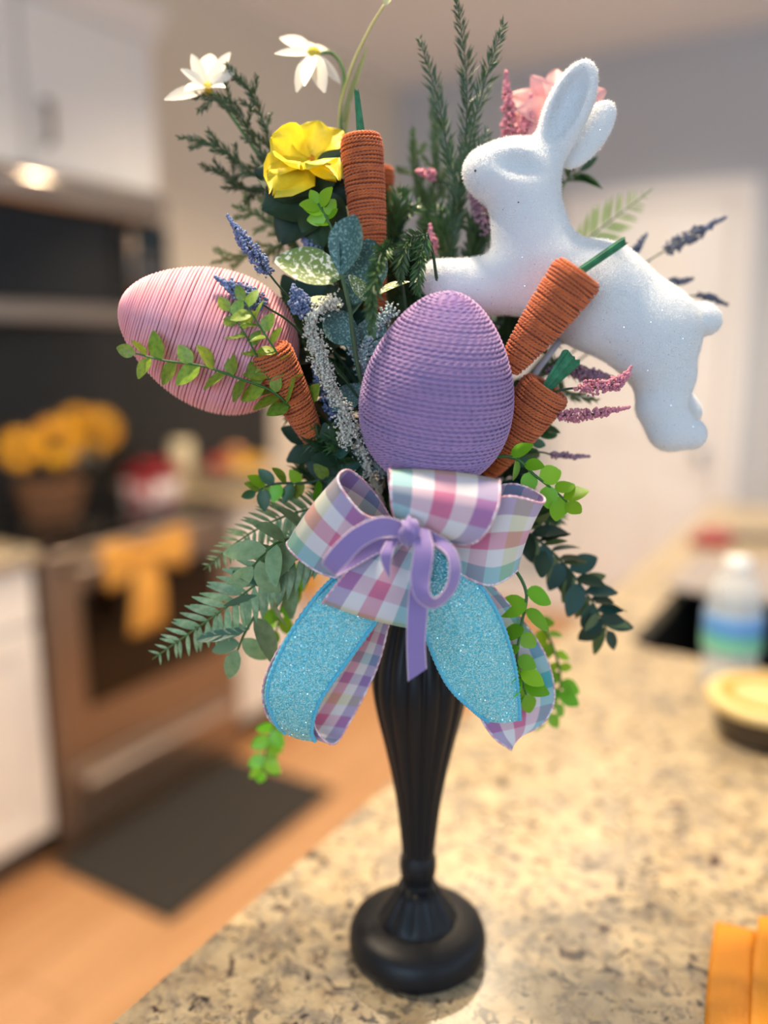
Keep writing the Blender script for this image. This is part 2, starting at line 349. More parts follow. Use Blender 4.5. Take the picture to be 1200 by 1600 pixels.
# ================================================================ ISLAND
t = thing('kitchen_island', 'white painted island base carrying the big granite top', 'kitchen island', (0.1, 1.6, 0))
boxp('body', (-0.43, 0.55, 0.30, 1.38, 0.10, 0.884), m_white, t)
boxp('body', (-0.43, 0.55, 2.13, 2.92, 0.10, 0.884), m_white, t)
boxp('body', (-0.43, -0.40, 1.38, 2.13, 0.10, 0.884), m_white, t)
boxp('body', (0.27, 0.55, 1.38, 2.13, 0.10, 0.884), m_white, t)
boxp('toe_kick', (-0.36, 0.50, 0.36, 2.86, 0.0, 0.10), MATS['toe_kick_grey'], t, bev=0)
for i in range(6):
    boxp('side_panel', (-0.445, -0.43, 0.33+i*0.43, 0.73+i*0.43, 0.12, 0.86), m_white, t, bev=0.004)
# countertop with rounded far corner and sink cut-out
SX0, SX1, SY0, SY1 = -0.355, 0.12, 1.42, 2.10
def rrect(x0, x1, y0, y1, r, n=5):
    out = []
    for cx, cy, a0 in ((x1-r, y0+r, -90), (x1-r, y1-r, 0), (x0+r, y1-r, 90), (x0+r, y0+r, 180)):
        for k in range(n+1): a = math.radians(a0+90*k/n); out.append((cx+r*math.cos(a), cy+r*math.sin(a)))
    return out
def frame_slab(outer, inner, z0, z1, bev=0.004):
    n = len(outer); V = []
    rings = [(outer, z0), (outer, z1-bev), ([((x-0.1)*(1-bev*1.4)+0.1, (y-1.6)*(1-bev*0.7)+1.6) for x, y in outer], z1), (inner, z1), (inner, z0)]
    for ring, z in rings: V += [(x, y, z) for x, y in ring]
    Fc = []
    for r in range(5):
        a = r*n; b = ((r+1) % 5)*n
        for k in range(n): k2 = (k+1) % n; Fc.append([a+k, a+k2, b+k2, b+k])
    return V, Fc
V, Fc = frame_slab(rrect(-0.475, 0.60, 0.24, 2.95, 0.03), rrect(SX0, SX1, SY0, SY1, 0.05), 0.885, 0.92)
o = part('granite_island_top', V, Fc, m_granite, None, smooth=False, at=(0.1, 1.6, 0.885)); setp(o, 'speckled beige granite island top under the flower arrangement', 'countertop')
V, Fc = frame_slab(rrect(SX0-0.02, SX1+0.02, SY0-0.02, SY1+0.02, 0.05), rrect(SX0+0.004, SX1-0.004, SY0+0.004, SY1-0.004, 0.05), 0.874, 0.884, 0.0)
t = thing('undermount_sink', 'black composite undermount sink sunk into the island granite', 'sink', (-0.1, 1.76, 0.66))
m_sink = mat('black_composite', '#161514', 0.4)
part('rim', V, Fc, m_sink, t, smooth=False)
bo = rrect(SX0+0.004, SX1-0.004, SY0+0.004, SY1-0.004, 0.05); bi = rrect(SX0+0.03, SX1-0.03, SY0+0.03, SY1-0.03, 0.05); n = len(bo)
V = [(x, y, 0.884) for x, y in bo]+[(x, y, 0.70) for x, y in bo]+[(x, y, 0.675) for x, y in bi]
Fc = [[a*n+k, (a+1)*n+k, (a+1)*n+(k+1) % n, a*n+(k+1) % n] for a in range(2) for k in range(n)]+[list(range(2*n, 3*n))]
part('basin', V, Fc, m_sink, t)
part('drain', *lathe([(0.045, 0.6755), (0.045, 0.679), (0.03, 0.678), (0.0, 0.676)], -0.12, 1.75, 24), m_steel, t)
# grey rolled drying mat over the far part of the sink
t = thing('drying_rack', 'grey slatted drying rack lying over the far half of the sink', 'dish rack', (-0.1, 1.93, 0.92))
m_rack = mat('grey_silicone', '#9b9392', 0.5)
for i in range(13):
    boxp('slat', (-0.375, 0.145, 1.805+i*0.0255, 1.829+i*0.0255, 0.9205, 0.932), m_rack, t, bev=0.004)
t = thing('silicone_spatula', 'red spatula with a dark handle lying behind the drying rack', 'spatula', (-0.25, 2.33, 0.92))
V, Fc = boxg(-0.415, -0.325, 2.25, 2.41, 0.921, 0.945, bev=0.008, seg=2); part('blade', V, Fc, mat('red_silicone', '#8e1f2c', 0.4), t)
V, Fc = tube([(-0.33, 2.35, 0.935), (-0.22, 2.40, 0.938), (-0.02, 2.45, 0.938)], [0.009, 0.011, 0.012], 8); part('handle', V, Fc, mat('dark_handle', '#34343c', 0.4), t)
# water bottle
bx_, by_ = atz(1136, 1078, 0.92)[:2]; BS = 1.28
def bs(pr): return [(r*BS, 0.92+(z-0.92)*BS) for r, z in pr]
t = thing('water_bottle', 'clear plastic water bottle with a blue and green label by the sink', 'bottle', (bx_, by_, 0.92))
prof = [(0.0, 0.9205), (0.026, 0.9205), (0.031, 0.926), (0.031, 0.96)]+[(0.031-0.0015*(k % 2), 0.965+0.006*k) for k in range(4)]+[(0.0315, 0.99), (0.0315, 1.045), (0.030, 1.05), (0.031, 1.06), (0.029, 1.075), (0.021, 1.093), (0.0135, 1.103), (0.0125, 1.112)]
prof = [(r*1.02, 0.92+(z-0.92)*0.82) for r, z in prof]
m_pet = mat('clear_plastic', '#dfe6ea', 0.08, alpha=0.42)
part('bottle_body', *lathe(bs(prof), bx_, by_, 28, cap=False), m_pet, t)
ml = mat('bottle_label', '#4f8fd0', 0.4); nt = ml.node_tree; N = nt.nodes; L = nt.links
tc = N.new('ShaderNodeTexCoord'); sx = N.new('ShaderNodeSeparateXYZ'); cr = N.new('ShaderNodeValToRGB'); cr.color_ramp.interpolation = 'EASE'
mr = N.new('ShaderNodeMapRange'); mr.inputs['From Min'].default_value = 0.070; mr.inputs['From Max'].default_value = 0.131
L.new(tc.outputs['Object'], sx.inputs[0]); L.new(sx.outputs['Z'], mr.inputs['Value']); L.new(mr.outputs['Result'], cr.inputs[0]); L.new(cr.outputs[0], N['Principled BSDF'].inputs['Base Color'])
e = cr.color_ramp.elements; e[0].position = 0.0; e[0].color = lin('#8fc8b8'); e[1].position = 1.0; e[1].color = lin('#9fc4ea'); e1 = e.new(0.3); e1.color = lin('#5fb795'); e1 = e.new(0.55); e1.color = lin('#4b8bd0'); e1 = e.new(0.8); e1.color = lin('#5f9be0')
part('label_band', *lathe(bs([(0.0335, 0.975), (0.0335, 1.022)]), bx_, by_, 28, cap=False), ml, t, label='blue and green printed label')
part('cap', *lathe(bs([(0.0, 1.0845), (0.0145, 1.0845), (0.015, 1.072), (0.0145, 1.0715)]), bx_, by_, 20), mat('white_cap', '#e9edf0', 0.4), t)
# dip tub with yellow lid
cx, cy = atz(1196, 1150, 0.92)[:2]
t = thing('dip_tub', 'round food tub with a yellow lid at the right edge of the counter', 'food container', (cx, cy, 0.92))
part('tub', *lathe([(0.0, 0.9205), (0.058, 0.9205), (0.062, 0.925), (0.073, 0.970), (0.073, 0.974)], cx, cy, 40), mat('brown_dip', '#3a2c20', 0.35), t)
part('lid', *lathe([(0.074, 0.967), (0.080, 0.967), (0.080, 0.978), (0.075, 0.983), (0.066, 0.980), (0.0, 0.979)], cx, cy, 40, cap=False), mat('yellow_lid', '#e3c98a', 0.35), t)
part('lid_print', *lathe([(0.062, 0.9803), (0.046, 0.9803)], cx, cy, 40, cap=False), mat('orange_lid_print', '#d2922f', 0.4), t, smooth=False)
# mustard ribbon at lower right
m_must = mat('mustard_ribbon', '#e08a10', 0.6, bump=(180, 0.5, 0.002)); nt = m_must.node_tree; N = nt.nodes; L = nt.links
wv = N.new('ShaderNodeTexWave'); wv.bands_direction = 'Y'; wv.inputs['Scale'].default_value = 120; wv.inputs['Distortion'].default_value = 1.5
uv = N.new('ShaderNodeUVMap'); mp = N.new('ShaderNodeMapping'); L.new(uv.outputs[0], mp.inputs[0]); mp.inputs['Scale'].default_value = (0.02, 1, 1); L.new(mp.outputs[0], wv.inputs[0])
cr = N.new('ShaderNodeValToRGB'); cr.color_ramp.elements[0].color = lin('#d07c0c'); cr.color_ramp.elements[1].color = lin('#f0a020'); L.new(wv.outputs['Fac'], cr.inputs[0]); L.new(cr.outputs[0], N['Principled BSDF'].inputs['Base Color'])
def strip(A, B, n=40, wseg=6, sag=0.0, thick=0.0):
    """ribbon surface between two edge polylines (world points); returns V,F,uv. uv.v in units of the ribbon width"""
    A = crom(A, n); B = crom(B, n); Wd = np.linalg.norm(B-A, axis=1); C = (A+B)/2
    s = np.concatenate([[0], np.cumsum(np.linalg.norm(np.diff(C, axis=0), axis=1))]); wm = np.max(Wd)
    V = []; uv = []
    Tn = np.gradient(C, axis=0); Nn = np.cross(Tn, B-A); Nn /= np.linalg.norm(Nn, axis=1)[:, None]+1e-9
    for i in range(n):
        for j in range(wseg+1):
            u = j/wseg; V.append(A[i]*(1-u)+B[i]*u+Nn[i]*sag*math.sin(PI*u)*wm); uv.append((u, s[i]/wm))
    V = np.array(V); k = wseg+1; i = np.arange(n-1)[:, None]*k; j = np.arange(wseg)[None, :]
    Fc = np.stack([i+j, i+j+1, i+k+j+1, i+k+j], -1).reshape(-1, 4)
    if thick:
        Nr = np.repeat(Nn, k, axis=0); nv = len(V); V = np.vstack([V+Nr*thick/2, V-Nr*thick/2])
        rim = list(range(0, k))+[q*k+k-1 for q in range(1, n)]+[(n-1)*k+q for q in range(k-2, -1, -1)]+[q*k for q in range(n-2, 0, -1)]
        rim = np.array(rim); r2 = np.roll(rim, -1)
        Fc = np.vstack([Fc, Fc[:, ::-1]+nv, np.stack([r2, rim, rim+nv, r2+nv], -1)]); uv = uv+uv
    return V, Fc, np.array(uv)
def zz(pts): return np.array([np.append(atz(px, py, 0.92+h)[:2], 0.92+h) for px, py, h in pts])
V, Fc, uv_ = strip(zz([(1098, 1660, 0.004), (1103, 1560, 0.008), (1110, 1490, 0.010), (1118, 1440, 0.006)]), zz([(1180, 1660, 0.006), (1180, 1570, 0.010), (1180, 1500, 0.012), (1182, 1455, 0.008)]), thick=0.0012)
t = thing('mustard_ribbon', 'ribbed mustard orange ribbon tails lying at the bottom right corner', 'ribbon', np.append(atz(1180, 1560, 0.92)[:2], 0.92))
part('ribbon_tail', V, Fc, m_must, t, uvs=uv_)
V, Fc, uv_ = strip(zz([(1172, 1660, 0.012), (1174, 1560, 0.018), (1178, 1490, 0.020), (1186, 1432, 0.016)]), zz([(1262, 1650, 0.004), (1262, 1570, 0.008), (1264, 1500, 0.010), (1266, 1440, 0.008)]), thick=0.0012)
part('ribbon_tail', V, Fc, m_must, t, uvs=uv_)
# ================================================================ THINGS ON THE STOVE
def rot_leaf(L_=1.0, W_=0.35, nl=6, cup=0.1, bend=0.15, tip=1.0, wav=0.0, C=2):
    """leaf along +Y, normal +Z"""
    V = []; Fc = []
    for i in range(nl+1):
        t = i/nl; wd = W_*0.5*(math.sin(PI*(t**tip)*0.97+0.03))**0.75
        for j in range(-C//2, C//2+1):
            x = wd*j/(C/2); V.append((x, L_*t, bend*L_*(t*t)*-1+cup*abs(x)+wav*math.sin(t*11+(1.3 if j > 0 else 0))*(abs(j)/(C/2))**2+(wav*1.2*math.sin(j*2.2)*t if C > 2 else 0)))
    k = C+1
    for i in range(nl):
        for j in range(C): Fc.append([i*k+j, i*k+j+1, (i+1)*k+j+1, (i+1)*k+j])
    return V, Fc
m_wick = mat('wicker', '#7a5233', 0.7, noise=(60, '#5a3a22', 0.4, 0.6))
bc = np.array([-2.14, 1.60, 0.926])
t = thing('wicker_basket', 'brown wicker basket with an arched handle on the stove', 'basket', bc)
for k in range(7):
    z = 0.934+k*0.016; r = 0.060+0.0035*k
    a = np.linspace(0, 2*PI, 41); part('weave_coil', *tube(np.stack([bc[0]+r*np.cos(a), bc[1]+r*1.25*np.sin(a), z+0.003*np.sin(a*10+k*PI)], -1), 0.009, 6, cap=False), m_wick, t)
part('base', *lathe([(0.0, 0.9262), (0.062, 0.9262), (0.058, 0.935), (0.0, 0.935)], bc[0], bc[1], 24), m_wick, t)
a = np.linspace(0, PI, 30); part('handle', *tube(np.stack([bc[0]+0*a, bc[1]-0.085*np.cos(a)-0.01, 1.02+0.19*np.sin(a)], -1), 0.010, 8), m_wick, t)
m_pet_y = mat('sunflower_petal', '#e8a406', 0.5, rand=0.1, transl=0.2); m_disc = mat('sunflower_disc', '#3a2412', 0.9, bump=(300, 0.6, 0.003))
sun_leaf = mkmesh('petal', *rot_leaf(0.042, 0.020, 5, 0.1, 0.2), m_pet_y)
m_dgreen = mat('dark_leaf', '#1d3a22', 0.45, rand=0.2)
sgl = mkmesh('leaf', *rot_leaf(0.06, 0.035, 5, 0.1, 0.2), m_dgreen)
for i, (px, py, x, sc) in enumerate([(88, 690, -2.06, 1.25), (155, 672, -2.10, 1.15), (30, 702, -2.10, 1.0), (120, 660, -2.16, 0.9)]):
    c = atx(px, py, x); n = Vector((CAMP-c)).normalized()+Vector((0, 0, 0.35)); n.normalize()
    t = thing('sunflower', ['large yellow sunflower at the front centre of the wicker basket', 'yellow sunflower on the right side of the wicker basket', 'smaller yellow sunflower at the far left by the basket', 'half hidden yellow sunflower behind the basket handle'][i], 'flower', c, 'sunflowers in the wicker basket')
    M0 = basis(c, Vector((0, 0, 1)), n)
    V, Fc = ICO2; part('flower_disc', np.array([M0 @ Vector((v[0]*0.022*sc, v[1]*0.022*sc, v[2]*0.010*sc)) for v in V]), Fc, m_disc, t)
    for k in range(16):
        ang = k*2*PI/16; R_ = M0 @ Matrix.Rotation(ang, 4, 'Z') @ Matrix.Translation((0, 0.017*sc, (k % 2)*0.003)) @ Matrix.Rotation(0.15*(k % 3), 4, 'X') @ Matrix.Scale(sc, 4)
        inst('petal', sun_leaf, R_, t)
    part('stem', *tube([c-np.array(n)*0.01, c-np.array(n)*0.05+np.array([0, 0, -0.03]), [bc[0], bc[1]+(c[1]-bc[1])*0.4, 0.945]], 0.004, 6), m_dgreen, t)
    for k in range(3): inst('leaf', sgl, basis(c-np.array(n)*0.03, rv()+Vector((0, 0, -0.4)), n), t)
# red and white lidded gift tin with bow
c = np.array([-2.10, 1.965, 0.926])
t = thing('gift_tin', 'red and white patterned tin with a red bow on the stove', 'tin', c)
m_tin = mat('tin_print', '#d8c9c4', 0.5, noise=(28, '#a02a34', 0.50, 0.56))
part('tin_body', *lathe([(0.0, 0.9262), (0.088, 0.9262), (0.092, 0.932), (0.092, 1.015), (0.0, 1.015)], c[0], c[1], 36), m_tin, t)
part('tin_lid', *lathe([(0.095, 1.006), (0.096, 1.03), (0.09, 1.036), (0.0, 1.038)], c[0], c[1], 36), mat('tin_red', '#7d1620', 0.4), t)
for s in (-1, 1):
    A = [c+np.array([0.05, 0.0, 0.112]), c+np.array([0.05, s*0.03, 0.135]), c+np.array([0.05, s*0.06, 0.13]), c+np.array([0.05, s*0.045, 0.116]), c+np.array([0.05, 0.0, 0.113])]
    V, Fc, uv_ = strip(np.array(A), np.array(A)+np.array([-0.045, 0, 0.004]), 24, thick=0.001); part('bow_loop', V, Fc, mat('red_satin', '#a3121f', 0.4), t, uvs=uv_)
c2 = atx(282, 680, -2.22)
t = thing('cream_candle', 'cream pillar candle standing behind the red and white tin', 'candle', (c2[0], c2[1], 0.926))
part('wax', *lathe([(0.0, 0.9262), (0.04, 0.9262), (0.04, 1.09), (0.036, 1.096), (0.02, 1.092), (0.0, 1.090)], c2[0], c2[1], 28), mat('cream_wax', '#e9d7b0', 0.5), t)
part('wick', *tube([(c2[0], c2[1], 1.088), (c2[0]+0.001, c2[1], 1.10)], 0.0015, 5), mat('wick_black', '#1a1512', 0.9), t)
# fruit bowl right of the stove
c = np.array([-2.12, 2.42, 0.9225])
t = thing('fruit_bowl', 'shallow pale bowl holding fruit on the counter right of the stove', 'bowl', c)
part('bowl', *lathe([(0.0, 0.9227), (0.05, 0.9227), (0.055, 0.93), (0.10, 0.955), (0.13, 0.985), (0.126, 0.985), (0.095, 0.96), (0.05, 0.936), (0.0, 0.934)], c[0], c[1], 36), mat('pale_ceramic', '#b9a895', 0.4), t)
m_ban = mat('yellow_fruit', '#d9a514', 0.45, noise=(30, '#c88f10', 0.45, 0.7)); m_apl = mat('red_fruit', '#a51f1f', 0.35, noise=(20, '#c85a30', 0.5, 0.8)); m_pea = mat('peach_fruit', '#c98a5a', 0.5)
def fruit(name, label, cat, p, r, m, sq=0.9, group='fruit in the pale bowl'):
    V, Fc = ICO3; t = thing(name, label, cat, p, group)
    V2 = V.copy(); dimp = np.exp(-((V[:, 0]**2+V[:, 1]**2)/0.06)); V2[:, 2] *= sq; V2[:, 2] -= dimp*0.18*np.sign(V[:, 2])*(V[:, 2] > 0)
    part('flesh', V2*r+np.array(p), Fc, m, t); part('stem', *tube([np.array(p)+[0, 0, r*sq*0.75], np.array(p)+[0.004, 0.002, r*sq*1.1]], 0.0025, 5), m_wick, t)
fruit('lemon', 'yellow lemon at the near side of the pale bowl', 'lemon', c+np.array([0.06, -0.05, 0.07]), 0.042, m_ban, 0.85)
fruit('lemon', 'yellow lemon at the far side of the pale bowl', 'lemon', c+np.array([0.045, 0.06, 0.068]), 0.042, m_ban, 0.85)
fruit('apple', 'red apple lying low in the front of the pale bowl', 'apple', c+np.array([-0.03, -0.075, 0.075]), 0.038, m_apl)
fruit('peach', 'peach resting on top of the other fruit', 'peach', c+np.array([-0.035, 0.03, 0.10]), 0.042, m_pea)
# mustard bow hung on the oven handle
t = thing('mustard_bow', 'blurred mustard yellow bow tied to the oven door handle', 'bow', (-1.80, 1.66, 0.845))
m_mb = mat('mustard_bow_cloth', '#d2973f', 0.7, bump=(70, 0.4, 0.004))
for s in (-1, 1):
    y0 = 1.615
    A = np.array([(-1.795, y0, 0.875), (-1.775, y0+s*0.06, 0.905), (-1.77, y0+s*0.13, 0.915), (-1.76, y0+s*0.165, 0.90), (-1.745, y0+s*0.12, 0.885), (-1.765, y0+s*0.05, 0.87), (-1.785, y0, 0.865)])
    B = np.array([(-1.795, y0, 0.845), (-1.775, y0+s*0.06, 0.825), (-1.77, y0+s*0.12, 0.80), (-1.76, y0+s*0.145, 0.79), (-1.745, y0+s*0.11, 0.80), (-1.765, y0+s*0.05, 0.825), (-1.785, y0, 0.845)])
    V, Fc, uv_ = strip(A, B, 40, sag=0.04, thick=0.0015); part('bow_loop', V, Fc, m_mb, t, uvs=uv_)
    A = np.array([(-1.785, y0-0.02, 0.85), (-1.765, y0+s*0.02-0.035, 0.75), (-1.765, y0+s*0.028-0.045, 0.64)]); B = A+np.array([0.0, 0.075, 0.004*s])
    V, Fc, uv_ = strip(A, B, 24, sag=0.06, thick=0.0015); part('tail', V, Fc, m_mb, t, uvs=uv_)
V, Fc = ICO2; part('knot', V*np.array([0.022, 0.028, 0.028])+np.array([-1.785, 1.615, 0.856]), Fc, m_mb, t)
# folded mustard towel on the right cabinet pull
t = thing('hand_towel', 'mustard yellow hand towel hanging on the cabinet right of the oven', 'towel', (-1.83, 2.50, 0.62))
A = np.array([(-1.858, 2.46, 0.50), (-1.856, 2.46, 0.70), (-1.850, 2.46, 0.722), (-1.842, 2.46, 0.70), (-1.838, 2.46, 0.47)]); V, Fc, uv_ = strip(A, A+np.array([0, 0.12, 0]), 30, sag=0.03, thick=0.002); part('cloth', V, Fc, m_mb, t, uvs=uv_)
V, Fc = tube([(-1.88, 2.45, 0.715), (-1.85, 2.45, 0.715), (-1.85, 2.59, 0.715), (-1.88, 2.59, 0.715)], 0.004, 6); part('hook_bar', V, Fc, m_bronze, t)

# ================================================================ THE ARRANGEMENT
AX = P(652, 1000, 0.0); AXC = np.array([HF[0]*DAX, HF[1]*DAX, 0.0])+RT*float((P(652, 1480, 0)-CAMP) @ RT)
VX, VY = AXC[0], AXC[1]
# ---- fluted black pedestal vase
def vz(py): return P(652, py, 0.0)[2]
def vr(wpx, py): return wpx/2*mpp(652, py)
t = thing('pedestal_vase', 'matte black fluted pedestal vase standing on the granite island', 'vase', (VX, VY, 0.92))
m_vase = mat('matte_black', '#10141b', 0.45, spec=0.35, bump=(50, 0.05, 0.001))
prof = [(0.002, 0.9203), (0.056, 0.9203), (0.0592, 0.924), (0.0600, 0.931), (0.0592, 0.938), (0.0570, 0.9435), (0.0530, 0.947), (0.0470, 0.9495), (0.0400, 0.9515), (0.0345, 0.9525)]
part('foot', *lathe(prof+[(0.0, 0.9525)], VX, VY, 64), m_vase, t)
stem = [(0.0345, 0.9515), (0.0340, 0.9550), (0.0310, 0.9600), (0.0260, 0.9670), (0.0205, 0.9750), (0.0165, 0.9830), (vr(48, 1385), vz(1382)), (vr(46, 1375), vz(1375)), (vr(54, 1362), vz(1365)), (vr(58, 1348), vz(1352)), (vr(57, 1338), vz(1340)), (vr(50, 1330), vz(1332))]
body = [(50, 1332), (54, 1315), (62, 1280), (72, 1245), (86, 1210), (102, 1175), (120, 1140), (138, 1105), (149, 1075), (151, 1055), (147, 1030), (134, 1000), (118, 975), (106, 955), (100, 940), (104, 925), (116, 910), (120, 902)]
def fluted(pr, seg, nf, amp):
    V = []; n = len(pr)
    for i, (r, z) in enumerate(pr):
        e = min(1.0, i/2, (n-1-i)/4)
        for k in range(seg):
            a = 2*PI*k/seg; rr = r*(1-amp*e*(1-abs(math.cos(a*nf/2)))**1.6); V.append((VX+rr*math.cos(a), VY+rr*math.sin(a), z))
    Fc = [[i*seg+k, i*seg+(k+1) % seg, (i+1)*seg+(k+1) % seg, (i+1)*seg+k] for i in range(n-1) for k in range(seg)]
    return V, Fc
part('stem', *fluted(stem, 120, 12, 0.10), m_vase, t)
bp = crom([(vr(w_, y_), vz(y_), 0) for w_, y_ in body], 60)[:, :2]
V, Fc = fluted(bp, 180, 16, 0.10); part('fluted_body', V, Fc, m_vase, t)
rim_z = vz(902); rim_r = vr(120, 902)
# ---- floral foam with moss, hidden in the vase mouth
m_moss = mat('moss', '#25351c', 0.95, noise=(120, '#3d4d26', 0.4, 0.7))
pts = rng.normal(0, 1, (900, 3)); pts /= np.linalg.norm(pts, axis=1)[:, None]
FC = np.array([VX, VY, rim_z+0.035])
V, Fc = cluster(FC+pts*np.array([0.036, 0.036, 0.045]), rng.uniform(0.004, 0.008, 900))
o = part('moss_ball', V, Fc, m_moss, None, at=FC, kind='stuff'); setp(o, 'dark green moss filling hidden under the eggs in the vase mouth', 'moss')
# ---------------------------------------------------------------- cord-wound shapes
def wound(prof_fn, arc, pitch, ply_r, off, twist, origin, axis, ref, step=0.0013, plies=2, sides=5, wob=0.15, taper_end=True):
    """two-ply cord wound around a surface of revolution. prof_fn(s)->(r, z) with s arc length"""
    ax = Vector(axis).normalized(); x = Vector(ref); x = (x-ax*x.dot(ax)).normalized(); y = ax.cross(x)
    X = np.array(x); Y = np.array(y); Z = np.array(ax); O = np.array(origin)
    th = 0.0; s = pitch*0.5; S = []; TH = []
    while s < arc-pitch*0.4:
        r, z = prof_fn(s); r = max(r, pitch*0.35); dth = step/r if r > 4*step else 0.35
        S.append(s); TH.append(th); th += dth; s += pitch*dth/(2*PI)
    S = np.array(S); TH = np.array(TH)
    S = S+pitch*wob*(np.sin(TH*0.83+1.0)+0.6*np.sin(TH*0.371+2.0)+0.5*np.sin(TH*2.13))
    RZ = np.array([prof_fn(q) for q in np.clip(S, 1e-4, arc-1e-4)]); e = 1e-4
    RZ2 = np.array([prof_fn(q) for q in np.clip(S+e, 2e-4, arc)])
    tr = (RZ2-RZ); tr /= np.linalg.norm(tr, axis=1)[:, None]+1e-12       # along the meridian
    nr = np.stack([tr[:, 1], -tr[:, 0]], -1)                             # outward
    cs, sn = np.cos(TH)[:, None], np.sin(TH)[:, None]
    rad = cs*X+sn*Y
    def to3(a): return a[:, :1]*rad+a[:, 1:]*Z
    C = O+to3(RZ); Nn = to3(nr); Mm = to3(tr)
    L_ = np.concatenate([[0], np.cumsum(np.linalg.norm(np.diff(C, axis=0), axis=1))]); out = []
    for p in range(plies):
        ph = L_/twist*2*PI+p*2*PI/plies
        Cc = C+off*(np.cos(ph)[:, None]*Nn+np.sin(ph)[:, None]*Mm)
        a = np.arange(sides)*2*PI/sides
        V = (Cc[:, None, :]+ply_r*(np.cos(a)[None, :, None]*Nn[:, None, :]+np.sin(a)[None, :, None]*Mm[:, None, :])).reshape(-1, 3)
        i = np.arange(len(Cc)-1)[:, None]*sides; j = np.arange(sides)[None, :]; j2 = (j+1) % sides
        out.append((V, np.stack([i+j, i+j2, i+sides+j2, i+sides+j], -1).reshape(-1, 4)))
    V = np.vstack([q[0] for q in out]); k = 0; FF = []
    for q in out: FF.append(q[1]+k); k += len(q[0])
    return V, np.vstack(FF)
def profile(pts, n=400):
    """pts (r,z) -> dense arc-length interpolator"""
    c = crom([(r, z, 0) for r, z in pts], n)[:, :2]; c[:, 0] = np.maximum(c[:, 0], 0)
    s = np.concatenate([[0], np.cumsum(np.linalg.norm(np.diff(c, axis=0), axis=1))])
    return (lambda q: (float(np.interp(q, s, c[:, 0])), float(np.interp(q, s, c[:, 1])))), s[-1], c
def rev(c, origin, axis, ref, seg=32, shrink=0.0):
    ax = Vector(axis).normalized(); x = Vector(ref); x = (x-ax*x.dot(ax)).normalized(); y = ax.cross(x)
    V = [];
    for r, z in c:
        for k in range(seg): a = 2*PI*k/seg; V.append(np.array(origin)+max(r-shrink, 0.0003)*(math.cos(a)*np.array(x)+math.sin(a)*np.array(y))+z*np.array(ax))
    n = len(c); Fc = [[i*seg+k, i*seg+(k+1) % seg, (i+1)*seg+(k+1) % seg, (i+1)*seg+k] for i in range(n-1) for k in range(seg)]
    return V, Fc+[list(range(seg))[::-1], list(range((n-1)*seg, n*seg))]
def eggprof(h, wmax, low=0.42):
    out = []
    for k in range(25):
        t_ = k/24; a = PI*t_; z = h*(1-math.cos(a))/2
        q = z/h; sh = 1+0.34*(low-q)-0.10*max(0, q-0.6)
        out.append((wmax*math.sin(a)**0.98*sh/1.03, z))
    return out
def egg(name, label, bottom, top, wpx, d, cord_m, core_m, pitch, tilt=0.0, fat_at_top=False, twist=0.011, step=0.0013, plies=2, rf=0.30, of=0.20):
    pb = P(*bottom, d); pt = P(*top, d+tilt); ax = pt-pb; h = np.linalg.norm(ax); wm = wpx/2*mpp((bottom[0]+top[0])/2, (bottom[1]+top[1])/2, d)
    t = thing(name, label, 'egg', pb)
    fn, arc, c = profile(eggprof(h, wm))
    part('core', *rev(c, pb, ax, TOC, 40, 0.0012), core_m, t)
    r = pitch*rf
    V, Fc = wound(fn, arc, pitch, r, pitch*of, twist, pb, ax, TOC, step=step, plies=plies, wob=0.10)
    part('wound_cord', V, Fc, cord_m, t)
    part('pick', *tube(crom([pb+ax*0.03, (pb+np.array([VX, VY, rim_z+0.02]))/2, np.array([VX, VY, rim_z-0.02])], 10), 0.0022, 8), mat('wooden_pick', '#6a6a4a', 0.8), t)
    return t
m_pcord = mat('lavender_paper_cord', '#b08abb', 0.55, noise=(90, '#9f83b6', 0.3, 0.7), sheen=0.2)
m_pcore = mat('lavender_core', '#9580b5', 0.6)
egg('purple_egg', 'lavender cord-wrapped egg standing upright above the bow', (664, 752), (706, 458), 242, 0.035, m_pcord, m_pcore, 0.0030, tilt=0.028)
m_kcord = mat('pink_yarn', '#f0a2ac', 0.7, noise=(60, '#eaaabc', 0.3, 0.7), sheen=0.3)
m_kcore = mat('pink_core', '#dd9fb0', 0.7)
egg('pink_egg', 'pink yarn-wrapped egg lying on its side at the left', (458, 580), (190, 472), 222, -0.005, m_kcord, m_kcore, 0.0026, tilt=0.02, plies=1, rf=0.47, of=0.0, step=0.002)
